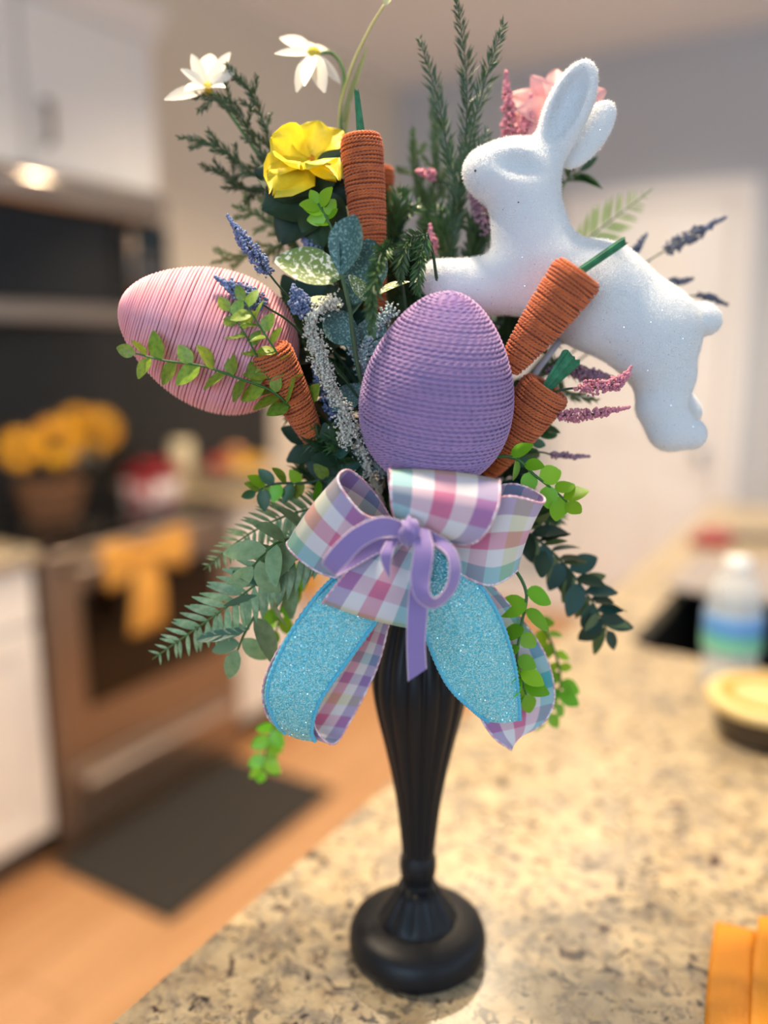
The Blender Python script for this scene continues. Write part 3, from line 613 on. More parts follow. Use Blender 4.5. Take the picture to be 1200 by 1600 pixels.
# ---------------------------------------------------------------- carrots
m_jute = mat('orange_jute', '#d46d2e', 0.8, noise=(150, '#bd5a26', 0.35, 0.7), sheen=0.3, bump=(900, 0.5, 0.0005))
m_jcore = mat('orange_core', '#8f4220', 0.9)
m_raffia = mat('green_raffia', '#1d6b45', 0.5, noise=(200, '#2f8a5c', 0.4, 0.7))
def carrot(label, tip, crown, wpx, d0, d1, stalk=None, stalk_w=(8, 11), flat=0.6):
    pb = P(*tip, d0); pt = P(*crown, d1); ax = pt-pb; h = np.linalg.norm(ax); R = wpx/2*mpp(*crown, d1)
    t = thing('jute_carrot', label, 'carrot', pb, 'jute carrots in the arrangement')
    pr = [(0.0, 0), (R*0.32, h*0.004), (R*0.46, h*0.03), (R*0.62, h*0.2), (R*0.76, h*0.4), (R*0.89, h*0.62), (R*0.97, h*0.84), (R*1.0, h*0.93), (R*0.92, h*0.985), (R*0.72, h*1.0), (R*0.45, h*0.99)]
    fn, arc, c = profile(pr); part('core', *rev(c, pb, ax, TOC, 24, 0.0008), m_jcore, t)
    pitch = 0.0023; V, Fc = wound(fn, arc, pitch, pitch*0.31, pitch*0.22, 0.006, pb, ax, TOC, step=0.0012, sides=4, wob=0.22); part('jute_wrap', V, Fc, m_jute, t)
    part('pick', *tube([pb+ax*0.04, pb*0.35+np.array([VX, VY, rim_z+0.01])*0.65, np.array([VX, VY, rim_z-0.01])], 0.0016, 6), mat('wooden_pick', '#6a6a4a', 0.8), t)
    # loose jute fibres
    n = 70; ii = rng.integers(0, len(V), n); Vs = []; Fs = []
    for q, i in enumerate(ii):
        p = V[i]; c0 = pb+ax*float(np.dot(p-pb, ax)/h**2); nn = (p-c0)/(np.linalg.norm(p-c0)+1e-9); dd = nn*0.5+rng.normal(0, 0.7, 3); dd /= np.linalg.norm(dd); ln = rng.uniform(0.002, 0.006)
        sd = np.cross(dd, nn); sd = sd/(np.linalg.norm(sd)+1e-9)*0.00012; Vs += [p-sd, p+sd, p+dd*ln+nn*0.001]; Fs.append([3*q, 3*q+1, 3*q+2])
    part('fibres', Vs, np.array(Fs), m_jute, t, kind='stuff')
    if stalk:
        e = P(*stalk, d1+0.002); st = e-pt; sl = np.linalg.norm(st); s_ = np.array(Vector(st).normalized()); side = np.cross(s_, TOC); side /= np.linalg.norm(side); fr = np.cross(side, s_)
        k = 9; pm = mpp(*crown, d1); V = []; Fc = []
        w0, w1 = stalk_w[0]*pm, stalk_w[1]*pm
        seg = 6
        for i in range(seg+1):
            q = i/seg; ww = (w0*(1-q)+w1*q)/2; dp = ww*flat; c0 = pt-s_*0.006+s_*(sl+0.006)*q
            for j in range(k*2):
                a = 2*PI*j/(k*2); cr_ = 1.0 if j % 2 == 0 else 0.80; V.append(c0+side*ww*math.cos(a)*cr_+fr*dp*math.sin(a)*cr_+(s_*0.0015*((j*7) % 5-2)/2 if i == seg else 0))
        m_ = k*2
        for i in range(seg):
            for j in range(m_): Fc.append([i*m_+j, i*m_+(j+1) % m_, (i+1)*m_+(j+1) % m_, (i+1)*m_+j])
        Fc += [list(range(m_))[::-1], list(range(seg*m_, (seg+1)*m_))]
        part('raffia_stalk', V, Fc, m_raffia, t, smooth=False, label='green paper raffia stalk')
    return t
carrot('orange jute carrot standing upright beside the yellow flower', (588, 500), (564, 212), 64, -0.01, -0.012, (557, 142), (15, 8))
carrot('second orange jute carrot half hidden behind the upright one', (596, 420), (596, 262), 38, -0.06, -0.062)
carrot('orange jute carrot leaning across the white rabbit', (794, 576), (906, 424), 82, 0.045, 0.058, (976, 376), (13, 14))
carrot('lower orange jute carrot tucked right of the purple egg', (758, 738), (856, 604), 80, 0.010, 0.028, (894, 556), (14, 36), flat=0.2)
carrot('orange jute carrot behind the green sprigs left of the purple egg', (492, 690), (420, 546), 66, 0.022, 0.042)
# ---------------------------------------------------------------- flocked rabbit (signed distance blend -> surface nets)
def surface_nets(Fd):
    nx, ny, nz = Fd.shape; ins = Fd < 0
    cor = [(a, b, c) for a in (0, 1) for b in (0, 1) for c in (0, 1)]
    def sh(A, o): return A[o[0]:nx-1+o[0], o[1]:ny-1+o[1], o[2]:nz-1+o[2]]
    cnt = sum(sh(ins, o).astype(int) for o in cor); act = (cnt > 0) & (cnt < 8)
    idx = -np.ones(act.shape, int); cells = np.argwhere(act); idx[act] = np.arange(len(cells))
    acc = np.zeros((len(cells), 3)); num = np.zeros(len(cells))
    cv = {o: sh(Fd, o)[act] for o in cor}
    for o in cor:
        for axn in range(3):
            if o[axn]: continue
            o2 = list(o); o2[axn] = 1; a = cv[o]; b = cv[tuple(o2)]; cross = (a < 0) != (b < 0)
            tt = np.where(cross, a/(a-b+1e-20), 0); p = np.tile(np.array(o, float), (len(cells), 1)); p[:, axn] += tt
            acc[cross] += p[cross]; num[cross] += 1
    V = cells+acc/num[:, None]; quads = []
    for axn in range(3):
        a1, a2 = [q for q in range(3) if q != axn]
        sl0 = [slice(None)]*3; sl1 = [slice(None)]*3; sl0[axn] = slice(0, -1); sl1[axn] = slice(1, None)
        s0 = ins[tuple(sl0)]; s1 = ins[tuple(sl1)]; E = np.argwhere(s0 != s1); E = E[(E[:, a1] > 0) & (E[:, a2] > 0) & (E[:, a1] < Fd.shape[a1]-1) & (E[:, a2] < Fd.shape[a2]-1)]
        q = []
        for (d1, d2) in ((-1, -1), (0, -1), (0, 0), (-1, 0)):
            e = E.copy(); e[:, a1] += d1; e[:, a2] += d2; q.append(idx[e[:, 0], e[:, 1], e[:, 2]])
        q = np.stack(q, -1); flip = s0[E[:, 0], E[:, 1], E[:, 2]]
        if axn == 1: flip = ~flip
        q[~flip] = q[~flip][:, ::-1]; quads.append(q)
    return V, np.vstack(quads)
def smin(a, b, k):
    h = np.clip(0.5+0.5*(b-a)/k, 0, 1); return b*(1-h)+a*h-k*h*(1-h)
GS = 3.5; gx = np.arange(640, 1145, GS); gy = np.arange(100, 730, GS); gz = np.arange(-92, 82, GS)
Xg, Yg, Zg = np.meshgrid(gx, gy, gz, indexing='ij')
ZS = 1.28                                              # the casting is a little flat in depth
def cap(p, q, r0, r1, zs=ZS):
    z = Zg*zs; p = np.array([p[0], p[1], p[2]*zs]); q = np.array([q[0], q[1], q[2]*zs]); d = q-p; L2 = d @ d
    tt = np.clip(((Xg-p[0])*d[0]+(Yg-p[1])*d[1]+(z-p[2])*d[2])/L2, 0, 1)
    return np.sqrt((Xg-p[0]-tt*d[0])**2+(Yg-p[1]-tt*d[1])**2+(z-p[2]-tt*d[2])**2)-(r0*(1-tt)+r1*tt)
def ell(c, ang, a, b, cz):
    ca, sa = math.cos(ang), math.sin(ang); u = (Xg-c[0])*ca+(Yg-c[1])*sa; v = -(Xg-c[0])*sa+(Yg-c[1])*ca; z = Zg-c[2]
    k = np.sqrt((u/a)**2+(v/b)**2+(z/cz)**2); return (k-1)*min(a, b, cz)*np.clip(k, 0.6, 1.4)**0.5
Fd = cap((858, 430, 0), (930, 462, 0), 64, 84)
Fd = smin(Fd, cap((930, 462, 0), (1020, 520, 0), 84, 76), 20)
Fd = smin(Fd, cap((1010, 520, 10), (1036, 588, 14), 68, 46), 26)
Fd = smin(Fd, cap((1036, 588, 16), (1031, 640, 18), 46, 38), 14)
Fd = smin(Fd, cap((1032, 640, 18), (1048, 678, 18), 37, 33), 12)
Fd = smin(Fd, cap((1046, 676, 18), (1078, 684, 18), 36, 27), 12)
leg2 = smin(cap((1040, 570, -38), (1062, 620, -40), 40, 28), cap((1062, 620, -42), (1095, 652, -44), 30, 25), 14); Fd = smin(Fd, leg2, 5)
Fd = smin(Fd, cap((850, 440, 6), (760, 447, 8), 58, 43), 22)
Fd = smin(Fd, cap((760, 447, 8), (688, 438, 8), 43, 33), 14)
Fd = smin(Fd, cap((835, 460, -40), (730, 455, -40), 34, 28), 14)
Fd = smin(Fd, cap((1100, 497, 0), (1103, 500, 0), 26, 26, 1.0), 12)
Fd = smin(Fd, ell((1022, 535, 24), 0.3, 58, 78, 42), 12)
Fd = smin(Fd, cap((836, 400, 0), (822, 320, 0), 66, 54, 1.15), 26)
Fd = smin(Fd, ell((810, 280, 0), -0.12, 66, 54, 46), 16)
Fd = smin(Fd, ell((770, 274, 0), 0.1, 43, 40, 36), 16)
Fd = smin(Fd, ell((812, 262, 0), 0.15, 50, 39, 36), 12)
ear = ell((884, 184, 14), math.atan2(-112, 54), 77, 34, 19); Fd = smin(Fd, ear, 9)
ear2 = ell((923, 213, -22), math.atan2(-96, 74), 62, 28, 14); Fd = smin(Fd, ear2, 9)
Fd = smin(Fd, cap((850, 250, 2), (876, 222, 0), 30, 22), 14)
def carve(Fd, s, k): h = np.clip(0.5-0.5*(Fd+s)/k, 0, 1); return Fd*(1-h)+(-s)*h+k*h*(1-h)
Fd = carve(Fd, ell((882, 180, 36), math.atan2(-112, 54), 62, 22, 30), 5)       # hollow of the ear
Fd = carve(Fd, ell((802, 268, 54), 0.2, 36, 17, 20), 16)                       # eye socket
Vr, Fr = surface_nets(Fd)
for _ in range(2):                                                              # light relaxation
    acc = np.zeros_like(Vr); num = np.zeros(len(Vr))
    for a in range(4):
        i, j = Fr[:, a], Fr[:, (a+1) % 4]; np.add.at(acc, i, Vr[j]); np.add.at(acc, j, Vr[i]); np.add.at(num, i, 1); np.add.at(num, j, 1)
    Vr = 0.5*Vr+0.5*acc/num[:, None]
RB0 = (890, 440); RD = 0.002; O0 = P(*RB0, RD); JX = (P(RB0[0]+50, RB0[1], RD)-P(RB0[0]-50, RB0[1], RD))/100; JY = (P(RB0[0], RB0[1]+50, RD)-P(RB0[0], RB0[1]-50, RD))/100; MZ = np.linalg.norm(JX)
pxv = gx[0]+Vr[:, 0]*GS; pyv = gy[0]+Vr[:, 1]*GS; pzv = gz[0]+Vr[:, 2]*GS
Wr = O0+(pxv-RB0[0])[:, None]*JX+(pyv-RB0[1])[:, None]*JY+(pzv*MZ)[:, None]*TOC
# make sure the faces point outwards
fn_ = np.cross(Wr[Fr[:, 1]]-Wr[Fr[:, 0]], Wr[Fr[:, 2]]-Wr[Fr[:, 0]])
if np.sum(np.einsum('ij,ij->i', fn_, Wr[Fr[:, 0]])) < 0 or np.einsum('ij,ij->i', fn_, Wr[Fr].mean(1)-O0).sum() < 0: Fr = Fr[:, ::-1]
m_flock = mat('white_flock', '#dee2e6', 0.95, sheen=0.4, bump=(900, 0.5, 0.0012), spec=0.1)
t = thing('flocked_rabbit', 'white flocked leaping rabbit figure with long ears on the right', 'rabbit figure', O0)
part('body', Wr, Fr, m_flock, t)
fn_ = np.cross(Wr[Fr[:, 1]]-Wr[Fr[:, 0]], Wr[Fr[:, 2]]-Wr[Fr[:, 0]]); area = np.linalg.norm(fn_, axis=1); fn_ /= area[:, None]+1e-12
nf = 80000; pick = rng.choice(len(Fr), nf, p=area/area.sum()); b1 = rng.random((nf, 1)); b2 = rng.random((nf, 1))
q = Wr[Fr[pick]]; base = (q[:, 0]*(1-b1)+q[:, 1]*b1)*(1-b2)+(q[:, 3]*(1-b1)+q[:, 2]*b1)*b2
dr_ = fn_[pick]+rng.normal(0, 0.42, (nf, 3)); dr_ /= np.linalg.norm(dr_, axis=1)[:, None]; sd = np.cross(dr_, rng.normal(0, 1, (nf, 3))); sd /= np.linalg.norm(sd, axis=1)[:, None]
ln = rng.uniform(0.0009, 0.0023, (nf, 1)); V = np.stack([base-sd*0.00013, base+sd*0.00013, base+dr_*ln], 1).reshape(-1, 3)
part('flocking', V, np.arange(nf*3).reshape(-1, 3), mat('flock_fibre', '#eef1f4', 0.9, transl=0.55, spec=0.1), t, kind='stuff', smooth=False)
ng = 700; pick = rng.choice(len(Fr), ng, p=area/area.sum()); c0 = Wr[Fr[pick]].mean(1)+fn_[pick]*0.0008; nn = fn_[pick]+rng.normal(0, 0.5, (ng, 3)); u_ = np.cross(nn, rng.normal(0, 1, (ng, 3))); u_ /= np.linalg.norm(u_, axis=1)[:, None]; v_ = np.cross(nn, u_); v_ /= np.linalg.norm(v_, axis=1)[:, None]; s_ = 0.00035
V = np.stack([c0+u_*s_, c0+v_*s_, c0-u_*s_, c0-v_*s_], 1).reshape(-1, 3)
part('glitter_flakes', V, np.arange(ng*4).reshape(-1, 4), mat('glitter_flake', '#ffffff', 0.12, metal=1.0), t, kind='stuff', smooth=False)
part('stake', *tube([P(884, 520, 0.0), P(842, 575, 0.0), P(700, 800, 0.0), np.array([VX, VY, rim_z-0.01])], 0.0026, 8), mat('clear_stake', '#b9bcc6', 0.25), t, label='pale plastic mounting stake')
for (px, py, s_) in ((742, 278, 2.6), (805, 327, 1.6)):
    m_spot = mat('dark_speck', '#5a4a42', 0.9)
    i = np.argmin((pxv-px)**2+(pyv-py)**2-pzv*3.0)
    V, Fc = ICO1; part('speck', V*s_*MZ*0.8+Wr[i], Fc, m_spot, t, label='tiny dark speck on the flock')
# ================================================================ FOLIAGE AND FLOWERS
CR = (650, 890, -0.005)
def leafmesh(name, m, wr=0.6, nl=6, cup=0.25, bend=0.15, tip=0.85, wav=0.0, C=2):
    return mkmesh(name, *rot_leaf(1.0, wr, nl, cup, bend, tip, wav, C), m)
m_lime = mat('lime_leaf', '#84c428', 0.38, rand=0.25, transl=0.25)
m_box = mat('boxwood_leaf', '#93ac3a', 0.42, noise=(4, '#62852a', 0.35, 0.7), rand=0.25, transl=0.2)
m_boxd = mat('boxwood_dark_leaf', '#2f5a34', 0.4, rand=0.25, transl=0.1)
m_pale = mat('pale_sage_leaf', '#93b083', 0.5, noise=(4, '#75976a', 0.4, 0.7), rand=0.15, transl=0.2)
m_fern = mat('fern_leaf', '#7d9f72', 0.45, noise=(3, '#bccfa4', 0.45, 0.75), rand=0.15, transl=0.15)
m_fernp = mat('pale_fern_leaf', '#b5c48a', 0.5, rand=0.12, transl=0.25)
m_teal = mat('frosted_eucalyptus_leaf', '#3c6663', 0.5, noise=(22, '#86a8a2', 0.50, 0.64))
m_olive = mat('frosted_olive_leaf', '#6c8442', 0.5, noise=(14, '#e4e4d0', 0.50, 0.60))
m_dark = mat('deep_green_leaf', '#1f3b26', 0.6, rand=0.25)
m_dteal = mat('deep_teal_leaf', '#244a42', 0.6, rand=0.2)
m_needle = mat('pine_needle', '#4a693c', 0.35, rand=0.2)
m_needled = mat('dark_pine_needle', '#34502f', 0.45, rand=0.2)
m_needlel = mat('soft_green_needle', '#5f7a48', 0.5, rand=0.2)
m_stemg = mat('green_stem', '#3a6a30', 0.45); m_stemd = mat('dark_stem', '#2a4a30', 0.5); m_stemb = mat('brown_stem', '#5a4a3a', 0.7)
LM = {}
def lm(key, m, **kw):
    k_ = (key, m.name)
    if k_ not in LM: LM[k_] = leafmesh(key, m, **kw)
    return LM[k_]
def put_leaf(parent, me, base, tip, normal, name='leaf', wscale=1.0):
    b = Vector(base); y = Vector(tip)-b; L_ = y.length
    return inst(name, me, basis(b, y, Vector(normal)) @ Matrix.Diagonal((L_*wscale, L_, L_, 1)), parent)
def stem_part(parent, C, r0, r1, m, name='stem', sides=6):
    return part(name, *tube(C, np.linspace(r0, r1, len(C)), sides), m, parent)
def sprig(name, label, path, n, Lpx, leaf_me, stem_m, t0=0.3, group=None, cat='sprig', spread=0.9, grow=1.0, root=True, r=0.0013, tips=True, wsc=1.0, flat=0.6):
    pts = PP(([CR] if root else [])+list(path)); C = crom(pts, 48); t = thing(name, label, cat, C[0] if root else C[0], group)
    stem_part(t, C, r*1.3, r*0.6, stem_m)
    T, _, _ = frames(C)
    for i in range(n):
        q = t0+(1-t0)*(i+0.3)/n; k = min(int(q*47), 46); b = C[k]; tg = Vector(T[k]); side = tg.cross(Vector(TOC)).normalized(); s = 1 if i % 2 else -1
        Lm = Lpx*mpp(*path[-1])*rng.uniform(0.75, 1.2)*(grow+(1-grow)*(1-q))
        dr = side*s*spread+tg*rng.uniform(0.3, 0.9)+Vector(TOC)*rng.uniform(-0.3, 0.55); dr.normalize()
        nm = Vector(TOC)*flat+Vector((0, 0, 0.6))+rv(0.35)
        put_leaf(t, leaf_me[i % len(leaf_me)] if isinstance(leaf_me, list) else leaf_me, b, np.array(b)+np.array(dr)*Lm, nm, wscale=wsc)
    if tips:
        dr = Vector(T[-1]); put_leaf(t, leaf_me[0] if isinstance(leaf_me, list) else leaf_me, C[-1], C[-1]+np.array(dr)*Lpx*0.8*mpp(*path[-1]), Vector(TOC)+rv(0.3), wscale=wsc)
    return t
bl = lm('leaf', m_box, wr=0.68, cup=0.2); bll = lm('leaf', m_lime, wr=0.72, cup=0.15); bld = lm('leaf', m_boxd, wr=0.6)
G = 'green boxwood sprigs'
sprig('boxwood_sprig', 'long boxwood sprig reaching left across the pink egg', [(560, 770, -.02), (515, 705, .0), (470, 655, .03), (447, 630, .045), (421, 609, .05), (370, 590, .055), (317, 572, .06), (255, 563, .06), (212, 552, .06)], 16, 40, bl, m_stemg, 0.42, G, r=0.001)
sprig('boxwood_sprig', 'boxwood sprig rising before the pink egg, left one of the pair', [(560, 760, -.02), (510, 690, .0), (447, 632, .035), (420, 590, .05), (405, 563, .05), (380, 517, .055), (358, 486, .055)], 14, 34, bl, m_stemg, 0.40, G, r=0.0009)
sprig('boxwood_sprig', 'boxwood sprig rising before the orange carrot, right one of the pair', [(570, 750, -.02), (515, 670, .0), (467, 610, .035), (430, 547, .055), (405, 509, .06), (382, 470, .06)], 14, 34, bl, m_stemg, 0.40, G, r=0.0009)
sprig('boxwood_sprig', 'dark boxwood sprig pointing left just above the bow', [(600, 775, .01), (540, 745, .02), (480, 754, .025), (430, 756, .025), (400, 768, .025)], 14, 32, [bld, bl, bll], m_stemd, 0.45, G)
sprig('boxwood_sprig', 'bright round-leaved sprig arching right over the bow', [(720, 760, .03), (765, 718, .04), (805, 716, .045), (835, 742, .05), (868, 768, .05), (886, 784, .05)], 9, 38, bll, m_stemg, 0.45, G, wsc=1.15)
sprig('boxwood_sprig', 'lime green sprig hanging down right of the bow', [(740, 845, .04), (795, 880, .055), (822, 925, .06), (815, 975, .065), (808, 1025, .07), (815, 1060, .07), (822, 1085, .07)], 12, 42, bll, m_stemg, 0.42, G, wsc=1.1)
sprig('boxwood_sprig', 'green sprig trailing behind the right ribbon tail', [(770, 930, -.01), (840, 970, -.01), (872, 1035, -.01), (872, 1090, -.01), (850, 1125, -.01)], 16, 30, bll, m_stemg, 0.40, G)
sprig('boxwood_sprig', 'lime green sprig dangling below the left ribbon tail', [(570, 960, -.03), (490, 1060, -.03), (428, 1135, -.03), (410, 1205, -.03)], 16, 28, bll, m_stemg, 0.55, G)
sprig('boxwood_sprig', 'small bright sprig beside the upright carrot', [(600, 560, -.01), (545, 420, .0), (515, 350, .005), (497, 318, .005)], 8, 30, bll, m_stemg, 0.75, G)
sprig('boxwood_sprig', 'lime sprig peeking out among the left ferns', [(560, 870, .01), (480, 885, .01), (445, 930, .01), (432, 985, .01)], 14, 32, bll, m_stemg, 0.40, G)
sprig('boxwood_sprig', 'green sprig between the lower carrot and the bow', [(720, 780, .01), (790, 725, .015), (830, 690, .01), (850, 665, .005)], 10, 34, [bll, bld], m_stemg, 0.5, G)
pl = lm('leaf', m_pale, wr=0.48, cup=0.2, bend=0.25)
sprig('sage_leaf_stem', 'pale sage leafy stem between the two left fern fronds', [(560, 850, .02), (480, 840, .035), (430, 850, .055), (395, 885, .055)], 7, 78, pl, m_stemg, 0.38, 'pale leafy stems')
sprig('sage_leaf_stem', 'grey green leafy stem drooping below the left fern', [(560, 890, .015), (465, 895, .03), (420, 930, .045), (385, 985, .05), (372, 1015, .05)], 8, 72, [pl, lm('leaf', mat('grey_green_leaf', '#4f7560', 0.45, rand=0.15), wr=0.48, cup=0.2, bend=0.25)], m_stemg, 0.42, 'pale leafy stems')
dl = lm('leaf', m_dark, wr=0.55, wav=0.02); tl = lm('leaf', m_dteal, wr=0.6)
sprig('dark_leaf_spray', 'dark green lobed leaf spray pointing down to the right', [(740, 800, .0), (820, 830, .01), (880, 880, .01), (925, 940, .01), (948, 985, .01)], 36, 46, [dl, tl, lm('leaf', mat('dull_olive_leaf', '#5a6a3c', 0.5, rand=0.2), wr=0.4)], m_stemd, 0.36, 'dark leaf sprays', wsc=1.0)
def fern(label, path, n, Lpx, me, sm, t0=0.2, group='fern fronds', lift=0.3, endf=0.3, ang=0.75):
    pts = PP([CR]+list(path)); C = crom(pts, 70); t = thing('fern_frond', label, 'fern', C[0], group); stem_part(t, C, 0.0016, 0.0005, sm, 'rachis')
    T, _, _ = frames(C); pm = mpp(*path[-1])
    for i in range(n):
        q = t0+(1-t0)*i/n; k = min(int(q*69), 68); u = (i/n); Lm = Lpx*pm*(endf+(1-endf)*math.sin(PI*min(1, 0.25+0.80*u))**0.8)*rng.uniform(0.92, 1.08)
        tg = Vector(T[k]); side = tg.cross(Vector(TOC)).normalized()
        for s in (-1, 1):
            dr = side*s+tg*ang+Vector(TOC)*0.12; dr.normalize()
            put_leaf(t, me, C[k], C[k]+np.array(dr)*Lm, Vector(TOC)+Vector((0, 0, lift))+rv(0.12), 'leaflet')
    return t
fl = lm('leaflet', m_fern, wr=0.21, nl=5, cup=0.15, bend=0.12, tip=0.75); flp = lm('leaflet', m_fernp, wr=0.15, nl=5, cup=0.1, bend=0.1)
fern('large sage fern frond reaching down to the left', [(560, 842, .02), (450, 880, .045), (345, 955, .05), (238, 1030, .05)], 26, 60, fl, m_stemg, 0.36)
fern('upper sage fern frond seen edge-on above the large one', [(580, 800, .0), (490, 795, .02), (400, 828, .025), (318, 890, .025)], 26, 42, fl, m_stemg, 0.38, lift=1.4)
fern('pale yellow green fern tip behind the rabbit back', [(800, 520, -.07), (870, 420, -.08), (925, 368, -.08), (1020, 295, -.08)], 17, 42, flp, m_stemg, 0.66, endf=0.1, ang=0.9)
# ---- needle sprays
def needles_on(C, Lpx, pm, per_m, ang, wd=0.00055, flat=0.0, t0=0.05, taper=0.5):
    T, A, B = frames(C); Ls = np.linalg.norm(np.diff(C, axis=0), axis=1).sum(); n = int(per_m*Ls); Vs = np.zeros((n, 4, 3))
    for i in range(n):
        q = t0+(1-t0)*(i+rng.random())/n; k = min(int(q*(len(C)-1)), len(C)-2); f = q*(len(C)-1)-k; c = C[k]*(1-f)+C[k+1]*f
        a = rng.random()*2*PI; rad = np.cos(a)*A[k]+np.sin(a)*B[k]
        if flat > rng.random(): sd = np.cross(T[k], TOC); sd /= np.linalg.norm(sd)+1e-9; rad = sd*(1 if i % 2 else -1)+rng.normal(0, 0.25, 3)
        aa = ang*rng.uniform(0.75, 1.25); dr = T[k]*math.cos(aa)+rad*math.sin(aa); dr /= np.linalg.norm(dr)+1e-9; ln = Lpx*pm*rng.uniform(0.7, 1.15)*(1-taper*max(0, (q-0.7)/0.3))
        sd = np.cross(dr, TOC+rng.normal(0, 0.3, 3)); sd /= np.linalg.norm(sd)+1e-9; nn = np.cross(sd, dr); mid = c+dr*ln*0.5+T[k]*ln*0.05
        Vs[i] = [c, mid-sd*wd, c+dr*ln+T[k]*ln*0.12, mid+sd*wd+nn*wd*0.6]
    V = Vs.reshape(-1, 3); o = np.arange(n)[:, None]*4; Fc = np.vstack([o+np.array([[0, 1, 2]]), o+np.array([[0, 2, 3]])])
    return V, Fc
def spray(label, trunk, branches, Lpx, per_m, ang, nm, sm, group='needled greenery sprays', wd=0.00055, flat=0.0, root=True, trunk_needles=True, name='needle_spray', cat='greenery', twigs=0, twig_px=30):
    pts = PP(([CR] if root else [])+list(trunk)); C = crom(pts, 30); t = thing(name, label, cat, C[0], group); pm = mpp(*trunk[-1])
    s_ = stem_part(t, C, 0.0018, 0.0009, sm)
    if trunk_needles: V, Fc = needles_on(C, Lpx, pm, per_m, ang, wd, flat, 0.45, 0.0); part('needles', V, Fc, nm, s_, smooth=False, kind='stuff')
    for br in branches:
        Cb = crom(PP([trunk[-1]]+list(br)) if not isinstance(br[0][0], tuple) else PP(br[0]), 26); b = stem_part(t, Cb, 0.0011, 0.0003, sm, 'branch', 5)
        V, Fc = needles_on(Cb, Lpx, pm, per_m, ang, wd, flat, 0.02, 0.6)
        if twigs:
            T, A, B = frames(Cb); Vl = [V]; Fl = [Fc]; nv = len(V)
            for q in range(twigs):
                k = int(2+(len(Cb)-6)*q/twigs); sd = np.cross(T[k], TOC); sd /= np.linalg.norm(sd); dr = T[k]*0.9+sd*(1 if q % 2 else -1)*0.75+rng.normal(0, 0.2, 3); dr /= np.linalg.norm(dr)
                Ct = Cb[k]+np.linspace(0, 1, 8)[:, None]*dr*twig_px*pm*rng.uniform(0.6, 1.1); v2, f2 = needles_on(Ct, Lpx*0.7, pm, per_m*0.8, ang, wd, 0, 0.1, 0.4); v3, f3 = tube(Ct, 0.0005, 4, cap=False); f3 = np.vstack([f3[:, [0, 1, 2]], f3[:, [0, 2, 3]]])
                Vl += [v2, v3]; Fl += [f2+nv, f3+nv+len(v2)]; nv += len(v2)+len(v3)
            V = np.vstack(Vl); Fc = np.vstack(Fl)
        part('needles', V, Fc, nm, b, smooth=False, kind='stuff')
    return t
spray('dark green pine spray with three tall tips beside the rabbit face', [(690, 640, -.04), (700, 420, -.045), (716, 310, -.045)], [[(700, 240, -.045), (685, 160, -.045), (656, 62, -.045)], [(728, 210, -.045), (728, 110, -.045), (712, -12, -.045)], [(735, 215, -.04), (757, 130, -.04), (787, 36, -.035)], [(735, 262, -.04), (763, 205, -.04)]], 27, 1000, 0.6, m_needled, m_stemd, wd=0.0007, flat=0.75)
spray('feathery green spray fanning out at the upper left', [(580, 560, -.03), (490, 370, -.05), (440, 290, -.05)], [[(420, 220, -.05), (395, 150, -.05), (354, 100, -.05)], [(395, 215, -.05), (355, 160, -.05), (285, 148, -.05)], [(385, 265, -.05), (340, 228, -.05), (280, 214, -.05)], [(395, 300, -.05), (365, 285, -.05), (335, 250, -.05)]], 17, 2300, 0.65, m_needled, m_stemd, wd=0.0005, twigs=7, twig_px=42)
spray('feathery green spray behind the blue lavender at left', [(580, 580, -.04), (490, 440, -.05), (450, 370, -.05)], [[(410, 340, -.05), (365, 320, -.05)], [(420, 395, -.05), (375, 400, -.05), (332, 410, -.05)], [(440, 330, -.05), (425, 290, -.05)]], 17, 2300, 0.65, m_needlel, m_stemd, wd=0.0005, twigs=6, twig_px=36)
spray('soft green spray blurred behind the tall pine tips', [(660, 600, -.08), (665, 400, -.09), (665, 330, -.09)], [[(650, 270, -.09), (645, 205, -.09)], [(680, 260, -.09), (675, 150, -.09)], [(690, 290, -.09), (705, 220, -.09)]], 22, 2000, 0.5, m_needlel, m_stemd, wd=0.0006, twigs=4)
spray('glossy pine twig drooping in front of the purple egg', [(640, 560, .0), (625, 420, .025), (612, 378, .035)], [[(594, 402, .06), (583, 450, .068), (580, 522, .068)]], 24, 3600, 0.8, m_needle, m_stemd, wd=0.0008, trunk_needles=False)
spray('short pine twig at the tip of the rabbit front paw', [(690, 560, .0), (680, 420, .02), (668, 366, .03)], [[(658, 395, .04), (654, 425, .045), (652, 458, .045)], [(640, 375, .04), (628, 400, .045), (625, 440, .04)]], 22, 3200, 0.8, m_needle, m_stemd, wd=0.0008, trunk_needles=False)
spray('olive needle spray under the rabbit belly', [(740, 660, .0), (830, 590, -.01), (870, 570, -.01)], [[(910, 590, -.01), (935, 600, -.01)], [(880, 610, -.01), (930, 625, -.01)], [(850, 540, -.01), (880, 535, -.01)]], 20, 2000, 0.6, m_needlel, m_stemd, wd=0.0006)
